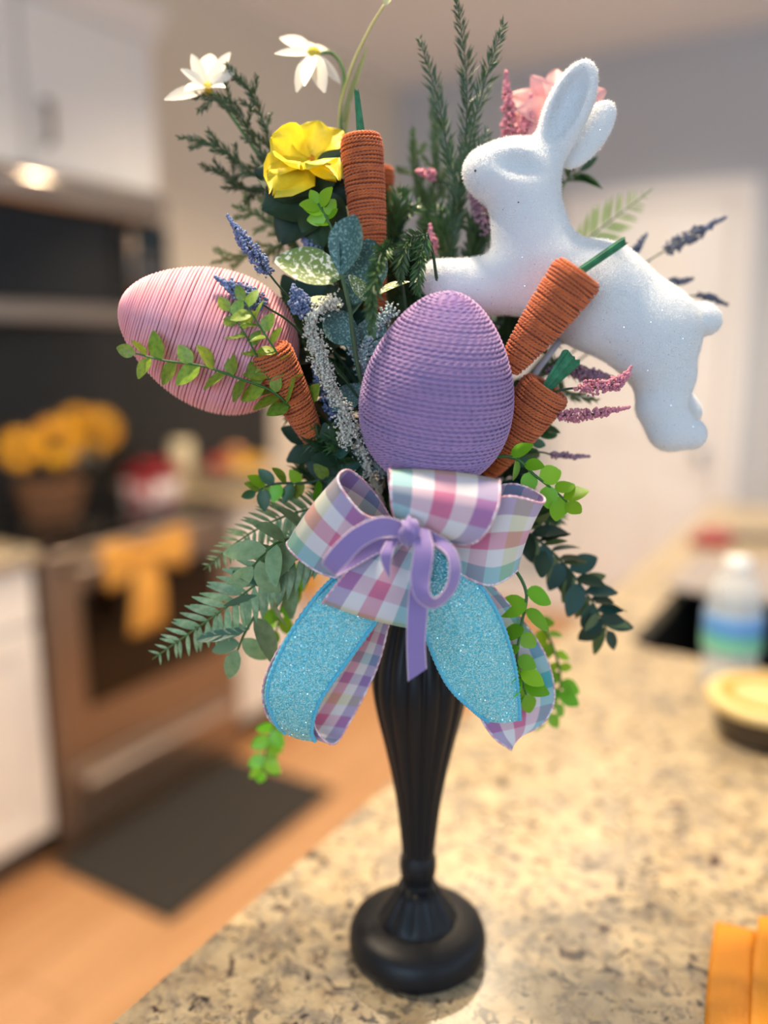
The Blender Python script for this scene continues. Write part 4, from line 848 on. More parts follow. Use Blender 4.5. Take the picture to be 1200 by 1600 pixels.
core = [('between the pink egg and the frosted twig', [(560, 640, -.01), (505, 560, .0), (470, 500, .0)]), ('under the pink egg', [(570, 700, -.02), (510, 660, -.01), (470, 640, -.01)]),
        ('behind the eucalyptus leaves', [(620, 560, -.03), (560, 460, -.03), (520, 400, -.03)]), ('behind the upright carrot', [(640, 560, -.04), (610, 420, -.04), (620, 340, -.04)]),
        ('behind the top of the purple egg', [(650, 600, -.03), (640, 470, -.02), (645, 410, -.01)]), ('under the rabbit throat', [(700, 600, -.05), (730, 440, -.05), (745, 370, -.05)]),
        ('left of the rabbit throat', [(690, 600, -.05), (700, 430, -.05), (690, 360, -.05)]),
        ('between the purple egg and the leaning carrot', [(740, 640, -.03), (785, 530, -.03), (810, 500, -.03)]), ('right of the purple egg base', [(730, 760, -.01), (790, 690, -.01), (830, 640, -.01)]),
        ('left of the purple egg base', [(590, 790, .01), (555, 725, .02), (530, 695, .03)]), ('under the low blue lavender', [(580, 800, .01), (530, 720, .02), (500, 690, .03)]), ('low behind the left bow loop', [(590, 830, -.01), (520, 780, .0), (490, 740, .0)]), ('low behind the right bow loop', [(720, 830, -.01), (800, 800, -.01), (850, 800, -.01)])]
for i, (wh, pth) in enumerate(core):
    e = pth[-1]; p2 = pth[-2]; dx, dy = e[0]-p2[0], e[1]-p2[1]
    spray('dark filler greenery ' + wh, pth, [[(e[0]+dx*0.3-dy*0.35, e[1]+dy*0.3+dx*0.35, e[2])], [(e[0]+dx*0.3+dy*0.35, e[1]+dy*0.3-dx*0.35, e[2])], [(e[0]+dx*0.5, e[1]+dy*0.5, e[2])]], 27, 2200, 0.8, m_needled if i % 3 else m_needle, m_stemd, 'dark filler greenery', wd=0.0010, name='filler_greenery')
for lab, pth, n, L_ in [('broad dark teal leaves behind the frosted twig left of the purple egg', [(610, 760, -.02), (570, 650, -.01), (545, 560, .0), (530, 500, .0)], 16, 74), ('broad dark leaves under the left bow loop', [(600, 850, -.01), (550, 780, .01), (520, 700, .03)], 16, 54),
                         ('broad dark leaves between the pink egg and the frosted twig', [(590, 720, -.03), (530, 620, -.02), (490, 540, -.015), (465, 480, -.01)], 18, 66), ('broad dark leaves below the orange carrot at left', [(590, 780, -.01), (530, 720, .0), (480, 690, .005)], 12, 56), ('broad dark leaves deep behind the purple egg', [(660, 700, -.06), (630, 520, -.07), (600, 420, -.07)], 18, 84), ('broad dark leaves behind the bow on the right', [(690, 830, -.03), (760, 770, -.02), (800, 740, -.02)], 12, 60), ('broad dark leaves low behind the rabbit chest', [(690, 640, -.06), (750, 520, -.06), (790, 470, -.06)], 14, 70)]:
    sprig('broad_leaf_spray', lab, pth, n, L_, [dl, tl], m_stemd, 0.3, 'dark leaf sprays', cat='greenery', wsc=1.2)
# ---- frosted eucalyptus
C = crom(PP([CR, (600, 680, .0), (566, 600, .02), (552, 530, .035), (546, 480, .045), (533, 428, .05)]), 40)
t = thing('eucalyptus_stem', 'frosted eucalyptus stem with big round leaves above the purple egg', 'eucalyptus', C[0]); stem_part(t, C, 0.0022, 0.0014, mat('eucalyptus_bark', '#4f6a4a', 0.5))
eo = leafmesh('leaf', m_olive, wr=0.62, nl=8, cup=0.35, bend=0.05, tip=0.9); et = leafmesh('leaf', m_teal, wr=0.72, nl=8, cup=0.5, bend=-0.15, tip=1.1)
put_leaf(t, eo, P(533, 434, .05), P(430, 404, .058), Vector(TOC)*1.0+Vector((0, 0, 0.55)), wscale=1.0)
put_leaf(t, et, P(533, 430, .05), P(562, 340, .052), Vector(TOC)-Vector(RT)*0.5, wscale=0.95)
put_leaf(t, et, P(531, 436, .048), P(512, 352, .04), Vector(TOC)*0.4+Vector(RT), wscale=0.55)
put_leaf(t, et, P(552, 476, .035), P(580, 380, .025), Vector(TOC), wscale=1.05)
put_leaf(t, eo, P(575, 470, .04), P(546, 430, .05), Vector(TOC)+Vector((0, 0, 0.5)), wscale=0.8)
put_leaf(t, eo, P(590, 462, .035), P(640, 438, .03), Vector(TOC)*0.4+Vector((0, 0, 1)), wscale=0.7)
put_leaf(t, eo, P(535, 478, .04), P(468, 472, .045), Vector(TOC)*0.5+Vector((0, 0, 1)), wscale=0.9)
put_leaf(t, et, P(560, 540, .03), P(510, 490, .025), Vector(TOC), wscale=1.0)
put_leaf(t, et, P(556, 560, .02), P(596, 500, .015), Vector(TOC), wscale=1.0)
put_leaf(t, et, P(566, 600, .02), P(520, 640, .02), Vector(TOC), wscale=0.9)
# ---- lavender and heather spikes
def spike(label, path, col_m, rpx, n, t0=0.4, bud=2.6, group='lavender spikes', stem_m=None, root=True, lumps=0, name='lavender_spike', cat='lavender', taper=0.75):
    pts = PP(([CR] if root else [])+list(path)); C = crom(pts, 50); t = thing(name, label, cat, C[0], group); pm = mpp(*path[-1]); stem_part(t, C, 0.0011, 0.0006, stem_m or m_stemd, sides=5)
    T, A, B = frames(C); q = t0+(1-t0)*np.sqrt(rng.random(n)*0.98+0.01*rng.random(n)); q = t0+(1-t0)*rng.random(n); k = np.clip((q*49).astype(int), 0, 49); u = (q-t0)/(1-t0)
    env = np.clip(np.sin(PI*np.clip(0.12+0.95*u, 0, 1))**0.6, 0.12, 1)*(1-taper*u*0.75)
    if lumps: env = env*(0.55+0.45*np.abs(np.sin(u*PI*lumps)))
    a = rng.random(n)*2*PI; rr = rpx*pm*env*np.sqrt(rng.random(n))
    pos = C[k]+rr[:, None]*(np.cos(a)[:, None]*A[k]+np.sin(a)[:, None]*B[k])+T[k]*rng.uniform(-1, 1, (n, 1))*pm*5
    V, Fc = cluster(pos, rng.uniform(0.7, 1.2, n)*bud*pm, jit=0.3); part('florets', V, Fc, col_m, t, smooth=False, kind='stuff')
    return t
m_blue = mat('blue_lavender', '#6a7aa2', 0.8, noise=(300, '#909cc0', 0.4, 0.7)); m_navy = mat('navy_lavender', '#4c566e', 0.8, noise=(300, '#6d7690', 0.4, 0.7))
m_pink = mat('pink_heather', '#d98f9f', 0.8, noise=(300, '#b9788f', 0.4, 0.7)); m_mauve = mat('mauve_heather', '#8d6f86', 0.8, noise=(300, '#b58aa0', 0.4, 0.7))
spike('blue lavender spike rising highest at the left of the pink egg', [(580, 640, .0), (480, 500, .02), (430, 440, .03), (388, 385, .03), (355, 336, .03)], m_blue, 17, 420, 0.66)
spike('blue lavender spike lying over the top of the pink egg', [(570, 640, .01), (470, 520, .03), (420, 482, .04), (380, 460, .045), (335, 432, .045)], m_blue, 25, 460, 0.66, lumps=5)
spike('short blue lavender tuft left of the frosted twig', [(580, 660, .02), (510, 560, .03), (480, 500, .045), (458, 446, .05)], m_blue, 20, 340, 0.80, taper=0.3)
spike('blue lavender spike low beside the frosted twig', [(590, 760, .01), (545, 690, .02), (510, 620, .02), (488, 565, .02)], m_blue, 16, 320, 0.62)
spike('blue lavender tip behind the frosted olive leaf', [(600, 600, -.02), (520, 440, -.01), (470, 366, -.01)], m_blue, 17, 240, 0.78)
spike('navy lavender spike pointing right behind the rabbit back', [(800, 620, -.05), (950, 460, -.07), (1010, 410, -.07), (1070, 375, -.07), (1136, 338, -.07)], m_navy, 16, 300, 0.72, lumps=3)
spike('thin navy lavender tip behind the rabbit back', [(800, 620, -.05), (930, 470, -.07), (985, 400, -.07), (1010, 366, -.07)], m_navy, 8, 120, 0.74)
spike('navy lavender spike just above the rabbit tail', [(800, 640, -.05), (960, 500, -.07), (1030, 450, -.07), (1082, 436, -.07)], m_navy, 9, 130, 0.78)
spike('thin navy lavender tip crossing behind the rabbit tail', [(800, 660, -.05), (990, 500, -.07), (1085, 462, -.07), (1136, 476, -.07)], m_navy, 7, 120, 0.78)
g = 'pink heather spikes'
spike('tall pink heather spike left of the rabbit ears', [(740, 600, -.05), (800, 330, -.06), (797, 210, -.06), (790, 108, -.06)], m_pink, 19, 420, 0.66, group=g, name='heather_spike', cat='heather')
spike('shorter pink heather spike between tall spike and rabbit ear', [(750, 600, -.05), (815, 330, -.055), (820, 220, -.055), (829, 148, -.055)], m_pink, 17, 320, 0.72, group=g, name='heather_spike', cat='heather')
spike('pink heather tip left of the tall pine tips', [(660, 600, -.06), (700, 330, -.06), (690, 282, -.06), (650, 268, -.06)], m_pink, 11, 120, 0.84, group=g, name='heather_spike', cat='heather')
spike('pink heather tuft low between pine and rabbit paw', [(680, 600, -.03), (680, 440, -.03), (672, 350, -.03)], m_pink, 11, 140, 0.82, group=g, name='heather_spike', cat='heather')
spike('dark pink heather under the rabbit chin', [(720, 600, -.04), (765, 430, -.04), (752, 330, -.045), (735, 300, -.045)], m_mauve, 17, 320, 0.66, group=g, name='heather_spike', cat='heather')
spike('pink heather tip in front of the rabbit hind leg', [(740, 680, .02), (860, 615, .03), (930, 605, .045), (970, 595, .05), (985, 575, .05)], m_pink, 17, 460, 0.52, group=g, lumps=3, name='heather_spike', cat='heather')
spike('pink heather spike pointing right below the rabbit belly', [(740, 700, .02), (850, 655, .03), (920, 648, .04), (985, 636, .045)], m_pink, 13, 340, 0.58, group=g, name='heather_spike', cat='heather')
spike('thin mauve heather tip right of the lower carrot', [(740, 740, .0), (830, 708, .01), (870, 712, .01), (922, 713, .01)], m_mauve, 8, 110, 0.72, group=g, lumps=4, name='heather_spike', cat='heather')
spike('mauve heather spike behind the green raffia stalk', [(740, 660, .0), (860, 580, .0), (920, 585, .0), (960, 590, .0)], m_mauve, 18, 420, 0.5, group=g, lumps=4, name='heather_spike', cat='heather')
# ---- frosted white twigs
m_frost = mat('white_frost', '#e2dfd4', 0.9, noise=(200, '#c4c2b2', 0.4, 0.7)); m_frostb = mat('bluish_frost', '#a9c0c6', 0.9, noise=(200, '#c7d4d4', 0.4, 0.7))
for lab, paths, mm in [('white frosted twig curving up left of the purple egg', [[(600, 790, .02), (550, 665, .045), (512, 595, .05), (492, 545, .05), (484, 495, .05)], [(484, 497, .05), (505, 478, .052), (528, 468, .052)], [(512, 595, .05), (505, 560, .045), (500, 535, .045)], [(548, 660, .045), (540, 690, .05), (530, 650, .05)]], m_frost),
                       ('pale blue frosted twig tucked behind the purple egg', [[(620, 760, .0), (580, 620, .01), (566, 560, .02), (585, 520, .02), (612, 478, .02)], [(566, 560, .02), (550, 540, .02), (545, 520, .02)], [(600, 740, .02), (560, 700, .03), (552, 690, .03)]], m_frostb)]:
    C0 = PP([CR]+paths[0]); t = thing('frosted_twig', lab, 'twig', C0[0], 'frosted twigs')
    for i, pth in enumerate(paths):
        C = crom(C0 if i == 0 else PP(pth), 40); s_ = stem_part(t, C, 0.0018, 0.0010, mm, 'twig')
        n = 300 if i else 1600; q = (0.25 if i == 0 else 0.0)+rng.random(n)*(0.75 if i == 0 else 1.0); k = (q*39).astype(int); pos = C[k]+rng.normal(0, 0.0026, (n, 3)); V, Fc = cluster(pos, rng.uniform(0.0004, 0.0011, n), jit=0.9); part('frost', V, Fc, mm, s_, smooth=False, kind='stuff')
# ---- flowers
def flower(name, label, center, stem_path, petals, me_list, disc_m, disc_r, facing, stem_m=m_stemg, nrm=None, extra=None):
    c = P(*center); t = thing(name, label, 'flower', c)
    pm = mpp(*center); M0 = basis(c, Vector((0, 0, 1)), facing); V, Fc = ICO2
    part('flower_centre', np.array([M0 @ Vector((v[0]*disc_r*pm, v[1]*disc_r*pm, v[2]*disc_r*pm*0.6)) for v in V]), Fc, disc_m, t)
    for i, (px, py, dd, wsc) in enumerate(petals):
        tip = P(px, py, center[2]+dd); nn = Vector(facing)+rv(0.15) if nrm is None else Vector(nrm)+rv(0.2)
        put_leaf(t, me_list[i % len(me_list)], c, tip, nn, 'petal', wsc)
    C = crom(PP(stem_path), 24); stem_part(t, C, 0.0016, 0.0013, stem_m)
    return t
m_pw = mat('white_petal', '#ece8dc', 0.6, rand=0.05, transl=0.3); m_py = mat('yellow_petal', '#f1e03c', 0.5, noise=(4, '#e6cc28', 0.4, 0.8), transl=0.25)
m_pp = mat('pink_petal', '#efbcbc', 0.55, noise=(3, '#e08a92', 0.45, 0.8), transl=0.3); m_yd = mat('yellow_stamen', '#c9b23a', 0.8, bump=(400, 0.5, 0.001))
wpet = leafmesh('petal', m_pw, wr=0.30, nl=6, cup=0.3, bend=0.08, tip=0.9); wpet2 = leafmesh('petal', m_pw, wr=0.36, nl=6, cup=0.3, bend=0.22, tip=1.0)
flower('white_daisy', 'white daisy at the upper left beside a feathery green tip', (324, 138, -.055), [(640, 800, -.03), (500, 420, -.05), (420, 270, -.055), (350, 165, -.055), (326, 142, -.055)],
       [(258, 152, .02, 1), (286, 104, .01, 1), (297, 82, -.01, 1), (326, 70, -.02, 1), (358, 78, -.01, 1), (362, 108, .01, 1), (350, 132, .025, 1.1), (292, 128, .03, 1.0)], [wpet, wpet2], m_yd, 10, Vector(RT)*-0.3+Vector((0, 0, 1))+Vector(TOC)*0.5, nrm=Vector(TOC)+Vector((0, 0, .4)))
flower('white_daisy', 'white daisy with drooping petals at the top centre', (490, 84, -.06), [(650, 800, -.03), (560, 380, -.06), (532, 200, -.06), (538, 120, -.065), (520, 84, -.07), (493, 84, -.063)],
       [(436, 46, -.01, 1), (430, 80, .01, 1), (462, 130, .02, 1), (474, 128, .03, 1.0), (503, 132, .02, 1.1), (532, 128, -.0, 1.0), (522, 66, -.03, 1), (470, 60, -.03, 1)], [wpet2, wpet], m_yd, 11, Vector(TOC)*0.4+Vector((0, 0, 1)), nrm=Vector(TOC)+Vector((0, 0, .6)))
ypet = leafmesh('petal', m_py, wr=0.95, nl=9, cup=0.3, bend=-0.2, tip=1.5, wav=0.05, C=6); ypet2 = leafmesh('petal', m_py, wr=0.9, nl=9, cup=0.15, bend=0.35, tip=1.5, wav=0.06, C=6)
flower('yellow_flower', 'ruffled yellow flower above dark leaves left of the upright carrot', (486, 252, -.03), [(640, 780, -.03), (560, 480, -.03), (505, 320, -.03), (487, 256, -.032)],
       [(420, 214, .015, 1), (438, 268, .04, 1), (472, 282, .045, 1), (518, 252, .03, .9), (500, 192, .0, 1), (526, 196, .005, .9), (455, 212, .0, 1), (428, 240, .03, .9)], [ypet, ypet2], mat('orange_stamen', '#d98a1c', 0.8), 10, Vector((0, 0, 1))+Vector(TOC)*0.6, nrm=Vector(TOC)+Vector((0, 0, .8)))
ppet = leafmesh('petal', m_pp, wr=0.5, nl=7, cup=0.25, bend=0.2, tip=1.15, wav=0.02, C=4); 
a_ = np.linspace(0, 2*PI, 12, endpoint=False)
flower('pink_flower', 'pink layered flower half hidden behind the rabbit ears', (872, 182, -.07), [(720, 640, -.06), (850, 380, -.07), (868, 280, -.08), (872, 190, -.075)],
       [(872+86*math.cos(a)*(1 if k % 2 else 0.9), 182+84*math.sin(a)*(1 if k % 2 else 0.86), 0.012*(k % 3-1), 1.0) for k, a in enumerate(a_)]+[(872+52*math.cos(a+.3), 182+50*math.sin(a+.3), .03, 1.0) for a in a_[::2]], [ppet], mat('deep_pink_centre', '#c94a68', 0.7), 14, TOC)
# leaf collar of the yellow flower and of the pink flower
def collar(label, path, tips, wsc=0.8):
    C = crom(PP([CR]+path), 40); t = thing('broad_leaf_spray', label, 'greenery', C[0], 'dark leaf sprays'); stem_part(t, C, 0.0018, 0.0012, m_stemd)
    me = leafmesh('leaf', m_dark, wr=0.8, nl=10, cup=0.2, bend=0.1, tip=1.0, wav=0.04, C=4)
    for px, py, dd, w_ in tips: put_leaf(t, me, C[-1], P(px, py, path[-1][2]+dd), Vector(TOC)+Vector((0, 0, 0.25))+rv(0.2), 'leaf', wsc*w_)
collar('broad dark toothed leaves under the yellow flower', [(620, 620, -.05), (545, 450, -.045), (495, 345, -.03), (490, 305, -.022)], [(400, 262, .01, 1.2), (412, 322, .02, 1.3), (440, 375, .02, 1.2), (500, 385, .02, 1.0), (540, 350, .01, 1.1), (535, 232, .01, 1.0), (560, 300, .0, 1.0), (445, 250, -.015, 1.2)])
collar('dark toothed leaves right of the upright carrot', [(640, 560, -.06), (615, 430, -.045), (598, 380, -.04)], [(642, 318, .0, .9), (632, 380, .01, .9), (560, 350, -.02, .9)])
sprig('leaf_stem', 'slim green leaves just right of the rabbit neck', [(760, 560, -.06), (860, 360, -.07), (880, 290, -.07), (905, 268, -.07)], 6, 46, bld, m_stemg, 0.75, None, wsc=0.5)
# ---- tall budding stem
C = crom(PP([CR, (600, 520, -.05), (545, 330, -.06), (530, 195, -.06), (545, 118, -.06), (574, 52, -.06), (600, 8, -.06)]), 50)
t = thing('bud_stem', 'thin curved yellow green stem reaching the top edge', 'stem', C[0]); m_bs = mat('yellow_green_stem', '#a8a860', 0.5)
stem_part(t, C, 0.0016, 0.0008, m_bs); put_leaf(t, leafmesh('bud', mat('cream_bud', '#d9d49a', 0.5), wr=0.5, cup=0.6), C[-1], P(612, -8, -.06), TOC, 'bud')
bladem = leafmesh('blade', mat('olive_blade', '#8a9058', 0.5, transl=0.2), wr=0.07, nl=8, bend=0.12)
put_leaf(t, bladem, P(531, 200, -.06), P(574, 66, -.058), TOC, 'blade'); put_leaf(t, bladem, P(534, 250, -.06), P(548, 120, -.062), TOC, 'blade')

# ================================================================ RIBBONS
def gingham(name, transl, dim=1.0):
    m = bpy.data.materials.new(name); m.use_nodes = True; nt = m.node_tree; N = nt.nodes; L = nt.links; b = N['Principled BSDF']; b.inputs['Roughness'].default_value = 0.55; b.inputs['Sheen Weight'].default_value = 0.25
    uv = N.new('ShaderNodeUVMap'); sx = N.new('ShaderNodeSeparateXYZ'); L.new(uv.outputs[0], sx.inputs[0])
    def ramp(src, cols, mul):
        mm = N.new('ShaderNodeMath'); mm.operation = 'MULTIPLY'; mm.inputs[1].default_value = mul; fr = N.new('ShaderNodeMath'); fr.operation = 'FRACT'; L.new(src, mm.inputs[0]); L.new(mm.outputs[0], fr.inputs[0])
        r = N.new('ShaderNodeValToRGB'); r.color_ramp.interpolation = 'CONSTANT'; el = r.color_ramp.elements
        for i, c in enumerate(cols):
            e = el[i] if i < 2 else el.new(i/len(cols)); e.position = i/len(cols); e.color = lin(c)
        L.new(fr.outputs[0], r.inputs[0]); return r.outputs[0]
    te, wh, pk, lv, ye = '#55c0cb', '#f2f0f5', '#e380a8', '#a285c6', '#e2e38c'
    w_ = ramp(sx.outputs['X'], [lv, wh, pk, wh, te], 0.999); f_ = ramp(sx.outputs['Y'], [wh, te, wh, pk, wh, ye, wh, lv], 5/8)
    mx = N.new('ShaderNodeMix'); mx.data_type = 'RGBA'; mx.blend_type = 'MIX'; mx.inputs[0].default_value = 0.38; L.new(w_, mx.inputs[6]); L.new(f_, mx.inputs[7])
    # weave
    wv1 = N.new('ShaderNodeMath'); wv1.operation = 'SINE'; s1 = N.new('ShaderNodeMath'); s1.operation = 'MULTIPLY'; s1.inputs[1].default_value = 420; L.new(sx.outputs['X'], s1.inputs[0]); L.new(s1.outputs[0], wv1.inputs[0])
    wv2 = N.new('ShaderNodeMath'); wv2.operation = 'SINE'; s2 = N.new('ShaderNodeMath'); s2.operation = 'MULTIPLY'; s2.inputs[1].default_value = 420; L.new(sx.outputs['Y'], s2.inputs[0]); L.new(s2.outputs[0], wv2.inputs[0])
    wm = N.new('ShaderNodeMath'); wm.operation = 'MULTIPLY'; L.new(wv1.outputs[0], wm.inputs[0]); L.new(wv2.outputs[0], wm.inputs[1])
    bp_ = N.new('ShaderNodeBump'); bp_.inputs['Strength'].default_value = 0.35; bp_.inputs['Distance'].default_value = 0.0006; L.new(wm.outputs[0], bp_.inputs['Height']); L.new(bp_.outputs['Normal'], b.inputs['Normal'])
    L.new(mx.outputs[2], b.inputs['Base Color'])
    t = N.new('ShaderNodeBsdfTranslucent'); L.new(mx.outputs[2], t.inputs['Color']); ms = N.new('ShaderNodeMixShader'); ms.inputs[0].default_value = transl
    L.new(b.outputs[0], ms.inputs[1]); L.new(t.outputs[0], ms.inputs[2]); L.new(ms.outputs[0], N['Material Output'].inputs['Surface'])
    return m
m_ging = gingham('gingham_ribbon', 0.22)
m_wire = mat('pink_wired_edge', '#d8a6bb', 0.5, noise=(260, '#efe3ea', 0.45, 0.6))
def ribbon(parent, name, A, B, mm, edge_m, n=56, sag=0.03, edge_r=0.0009, wseg=10, ripple=0.0, uvflip=False, thick=0.0006):
    A = PP(A); B = PP(B); V, Fc, uv = strip(A, B, n, wseg, sag, thick)
    if uvflip: uv[:, 0] = 1-uv[:, 0]
    if ripple: V[:, 2] += ripple*np.sin(uv[:, 1]*9+uv[:, 0]*4)
    o = part(name, V, Fc, mm, parent, uvs=uv, sharp=50)
    if edge_m is not None:
        for E_ in (A, B):
            C = crom(E_, n*3); ph = np.arange(len(C)); r = edge_r*(1+0.25*np.sin(ph*1.9)); part('wired_edge', *tube(C, r, 5), edge_m, o)
    return o
KN = P(640, 835, 0.085)
t = thing('gingham_bow', 'pastel gingham wired ribbon bow under the purple egg', 'bow', KN)
# each loop: knot -> front -> fold -> back -> knot, given by its two edges
ribbon(t, 'bow_loop', [(668, 842, .082), (740, 848, .112), (775, 800, .118), (781, 757, .104), (776, 752, .085), (755, 790, .075), (660, 835, .07)], [(628, 838, .082), (614, 800, .108), (611, 768, .114), (611, 739, .102), (607, 737, .085), (612, 780, .075), (635, 835, .07)], m_ging, m_wire)
ribbon(t, 'bow_loop', [(655, 830, .078), (725, 800, .095), (790, 776, .102), (846, 786, .09), (843, 772, .072), (790, 757, .062), (700, 800, .06), (655, 832, .068)], [(660, 862, .078), (712, 893, .092), (765, 914, .096), (806, 893, .084), (800, 880, .066), (745, 880, .058), (690, 860, .06), (655, 845, .068)], m_ging, m_wire)
ribbon(t, 'bow_loop', [(622, 815, .08), (590, 811, .098), (562, 799, .104), (528, 752, .098), (546, 735, .082), (584, 768, .070), (612, 812, .07)], [(620, 858, .08), (566, 900, .094), (505, 897, .098), (452, 858, .088), (462, 842, .07), (540, 845, .062), (612, 845, .068)], m_ging, m_wire)
ribbon(t, 'bow_loop', [(620, 840, .088), (562, 872, .102), (508, 936, .104), (516, 934, .085), (560, 890, .072), (618, 850, .07)], [(668, 846, .088), (662, 905, .104), (642, 976, .108), (640, 968, .088), (655, 900, .075), (655, 850, .07)], m_ging, m_wire)
V, Fc = ICO2; part('centre_gather', V*np.array([0.014, 0.014, 0.013])+P(640, 838, .08), Fc, m_ging, t)
# gingham streamers behind the glitter tails
ribbon(t, 'streamer', [(600, 872, .075), (530, 905, .082), (445, 1000, .086), (411, 1075, .086), (424, 1128, .076), (455, 1120, .06), (520, 1030, .058), (575, 950, .062)], [(640, 880, .075), (600, 950, .08), (540, 1040, .082), (490, 1120, .082), (518, 1163, .072), (545, 1130, .056), (588, 1045, .056), (610, 965, .062)], m_ging, m_wire, uvflip=True, sag=0.02)
ribbon(t, 'streamer', [(690, 880, .07), (735, 960, .066), (752, 1050, .066), (748, 1110, .068), (770, 1150, .07), (800, 1172, .07)], [(725, 870, .07), (800, 950, .062), (850, 1020, .056), (866, 1085, .056), (850, 1128, .062), (812, 1150, .068)], m_ging, m_wire, sag=0.04)
# ---- glitter ribbon
def glitter():
    m = bpy.data.materials.new('aqua_glitter'); m.use_nodes = True; nt = m.node_tree; N = nt.nodes; L = nt.links; b = N['Principled BSDF']; b.inputs['Roughness'].default_value = 0.28; b.inputs['Metallic'].default_value = 0.12
    tc = N.new('ShaderNodeTexCoord'); vo = N.new('ShaderNodeTexVoronoi'); vo.inputs['Scale'].default_value = 1500; L.new(tc.outputs['Object'], vo.inputs['Vector'])
    sub = N.new('ShaderNodeVectorMath'); sub.operation = 'SUBTRACT'; sub.inputs[1].default_value = (0.5, 0.5, 0.5); L.new(vo.outputs['Color'], sub.inputs[0])
    sc = N.new('ShaderNodeVectorMath'); sc.operation = 'SCALE'; sc.inputs['Scale'].default_value = 0.9; L.new(sub.outputs[0], sc.inputs[0])
    ge = N.new('ShaderNodeNewGeometry'); ad = N.new('ShaderNodeVectorMath'); ad.operation = 'ADD'; L.new(ge.outputs['Normal'], ad.inputs[0]); L.new(sc.outputs[0], ad.inputs[1])
    nn = N.new('ShaderNodeVectorMath'); nn.operation = 'NORMALIZE'; L.new(ad.outputs[0], nn.inputs[0]); L.new(nn.outputs[0], b.inputs['Normal'])
    cr = N.new('ShaderNodeValToRGB'); sp = N.new('ShaderNodeSeparateXYZ'); L.new(vo.outputs['Color'], sp.inputs[0]); L.new(sp.outputs['X'], cr.inputs[0])
    el = cr.color_ramp.elements; el[0].color = lin('#52cbe6'); el[1].color = lin('#e2fffc'); e = el.new(0.65); e.color = lin('#86e4ee'); L.new(cr.outputs[0], b.inputs['Base Color'])
    t_ = N.new('ShaderNodeBsdfTranslucent'); t_.inputs['Color'].default_value = lin('#8fd4e2'); ms = N.new('ShaderNodeMixShader'); ms.inputs[0].default_value = 0.18
    L.new(b.outputs[0], ms.inputs[1]); L.new(t_.outputs[0], ms.inputs[2]); L.new(ms.outputs[0], N['Material Output'].inputs['Surface'])
    return m
m_glit = glitter(); m_aqedge = mat('aqua_satin_edge', '#4fb9da', 0.35, sheen=0.3)
t = thing('glitter_ribbon', 'aqua glitter ribbon tails hanging below the gingham bow', 'ribbon', P(640, 870, .085))
ribbon(t, 'ribbon_tail', [(612, 868, .082), (545, 890, .092), (500, 925, .096), (448, 1000, .097), (418, 1075, .097), (428, 1125, .090), (446, 1146, .078)], [(650, 880, .082), (612, 930, .090), (590, 968, .094), (545, 1030, .095), (500, 1095, .095), (487, 1140, .088), (492, 1158, .078)], m_glit, m_aqedge, sag=0.03, edge_r=0.0016)
ribbon(t, 'ribbon_tail', [(640, 868, .08), (652, 930, .096), (668, 1000, .094), (700, 1070, .086), (742, 1112, .08), (764, 1128, .078)], [(690, 850, .08), (742, 905, .094), (778, 960, .09), (802, 1030, .082), (810, 1090, .076), (812, 1125, .074)], m_glit, m_aqedge, sag=0.05, edge_r=0.0016)
m_flake = mat('aqua_glitter_flake', '#d8fbff', 0.12, metal=0.9)
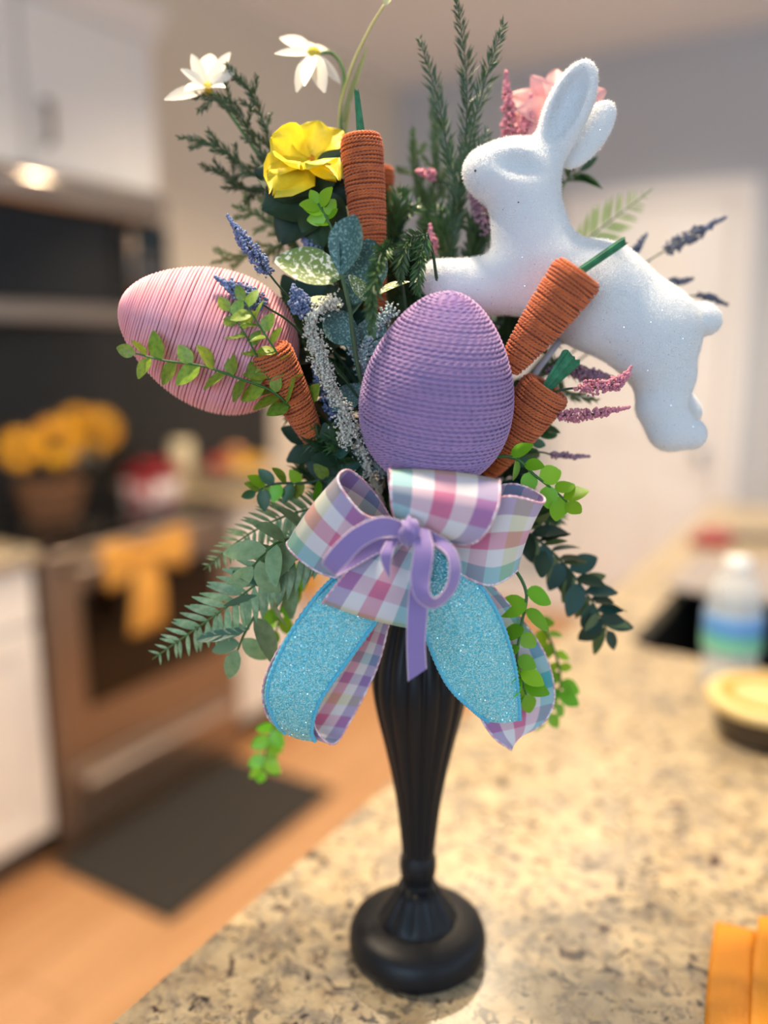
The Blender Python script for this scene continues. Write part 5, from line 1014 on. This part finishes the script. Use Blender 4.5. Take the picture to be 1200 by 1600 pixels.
for tail in [c for c in t.children]:
    me = tail.data; vv = np.zeros(len(me.vertices)*3); me.vertices.foreach_get('co', vv); vv = vv.reshape(-1, 3); n_ = 900
    fq = np.array([list(p.vertices) for p in me.polygons]); pk_ = rng.integers(0, len(fq)//2, n_); a1 = rng.random((n_, 1)); a2 = rng.random((n_, 1)); Q = vv[fq[pk_]]
    c0 = (Q[:, 0]*(1-a1)+Q[:, 1]*a1)*(1-a2)+(Q[:, 3]*(1-a1)+Q[:, 2]*a1)*a2+TOC*0.0007
    nn = TOC+rng.normal(0, 0.6, (n_, 3)); u_ = np.cross(nn, rng.normal(0, 1, (n_, 3))); u_ /= np.linalg.norm(u_, axis=1)[:, None]; v_ = np.cross(nn, u_); v_ /= np.linalg.norm(v_, axis=1)[:, None]; s_ = rng.uniform(0.0002, 0.0005, (n_, 1))
    V = np.stack([c0+u_*s_, c0+v_*s_, c0-u_*s_, c0-v_*s_], 1).reshape(-1, 3)+np.array(wp(t)); part('glitter_flakes', V, np.arange(n_*4).reshape(-1, 4), m_flake, tail, smooth=False, kind='stuff')
# ---- velvet bow
m_velvet = mat('lavender_velvet', '#8a74b0', 0.75, sheen=0.9, bump=(900, 0.3, 0.0005)); m_vedge = mat('pale_velvet_edge', '#d4bccf', 0.6)
t = thing('velvet_bow', 'narrow lavender velvet ribbon bow tied over the gingham bow', 'bow', P(640, 835, .115))
def vel(name, A, B, **kw): return ribbon(t, name, A, B, m_velvet, m_vedge, n=48, sag=0.02, edge_r=0.0005, wseg=4, thick=0.0007, **kw)
vel('loop', [(636, 818, .118), (596, 808, .126), (552, 826, .130), (516, 860, .130), (505, 882, .126), (528, 872, .114), (580, 845, .112), (632, 838, .114)], [(640, 842, .118), (605, 838, .126), (570, 852, .130), (542, 880, .130), (524, 900, .126), (545, 890, .116), (588, 866, .114), (632, 848, .114)])
vel('loop', [(646, 822, .120), (647, 860, .129), (642, 905, .133), (652, 938, .135), (680, 950, .134), (710, 924, .131), (719, 888, .128), (706, 852, .123), (664, 824, .116)], [(670, 828, .120), (677, 860, .131), (671, 905, .135), (672, 928, .138), (682, 934, .138), (697, 916, .136), (702, 888, .133), (694, 862, .128), (656, 838, .115)])
vel('tail', [(648, 850, .112), (642, 900, .122), (637, 960, .126), (636, 1010, .128), (638, 1064, .128)], [(670, 850, .112), (671, 900, .122), (667, 960, .126), (664, 1005, .128), (666, 1045, .128)])
vel('tail', [(604, 846, .116), (595, 865, .122), (598, 882, .122), (607, 900, .120)], [(622, 846, .116), (613, 865, .122), (610, 882, .122), (609, 901, .120)])
V, Fc = ICO3; bump_ = 1+0.22*np.sin((V @ RT)*11+V[:, 2]*3.0)*(1-0.6*V[:, 2]**2)+0.10*np.sin(V[:, 2]*9+(V @ RT)*5); part('knot', V*bump_[:, None]*np.array([0.0075, 0.0065, 0.0100])+P(641, 832, .121), Fc, m_velvet, t)
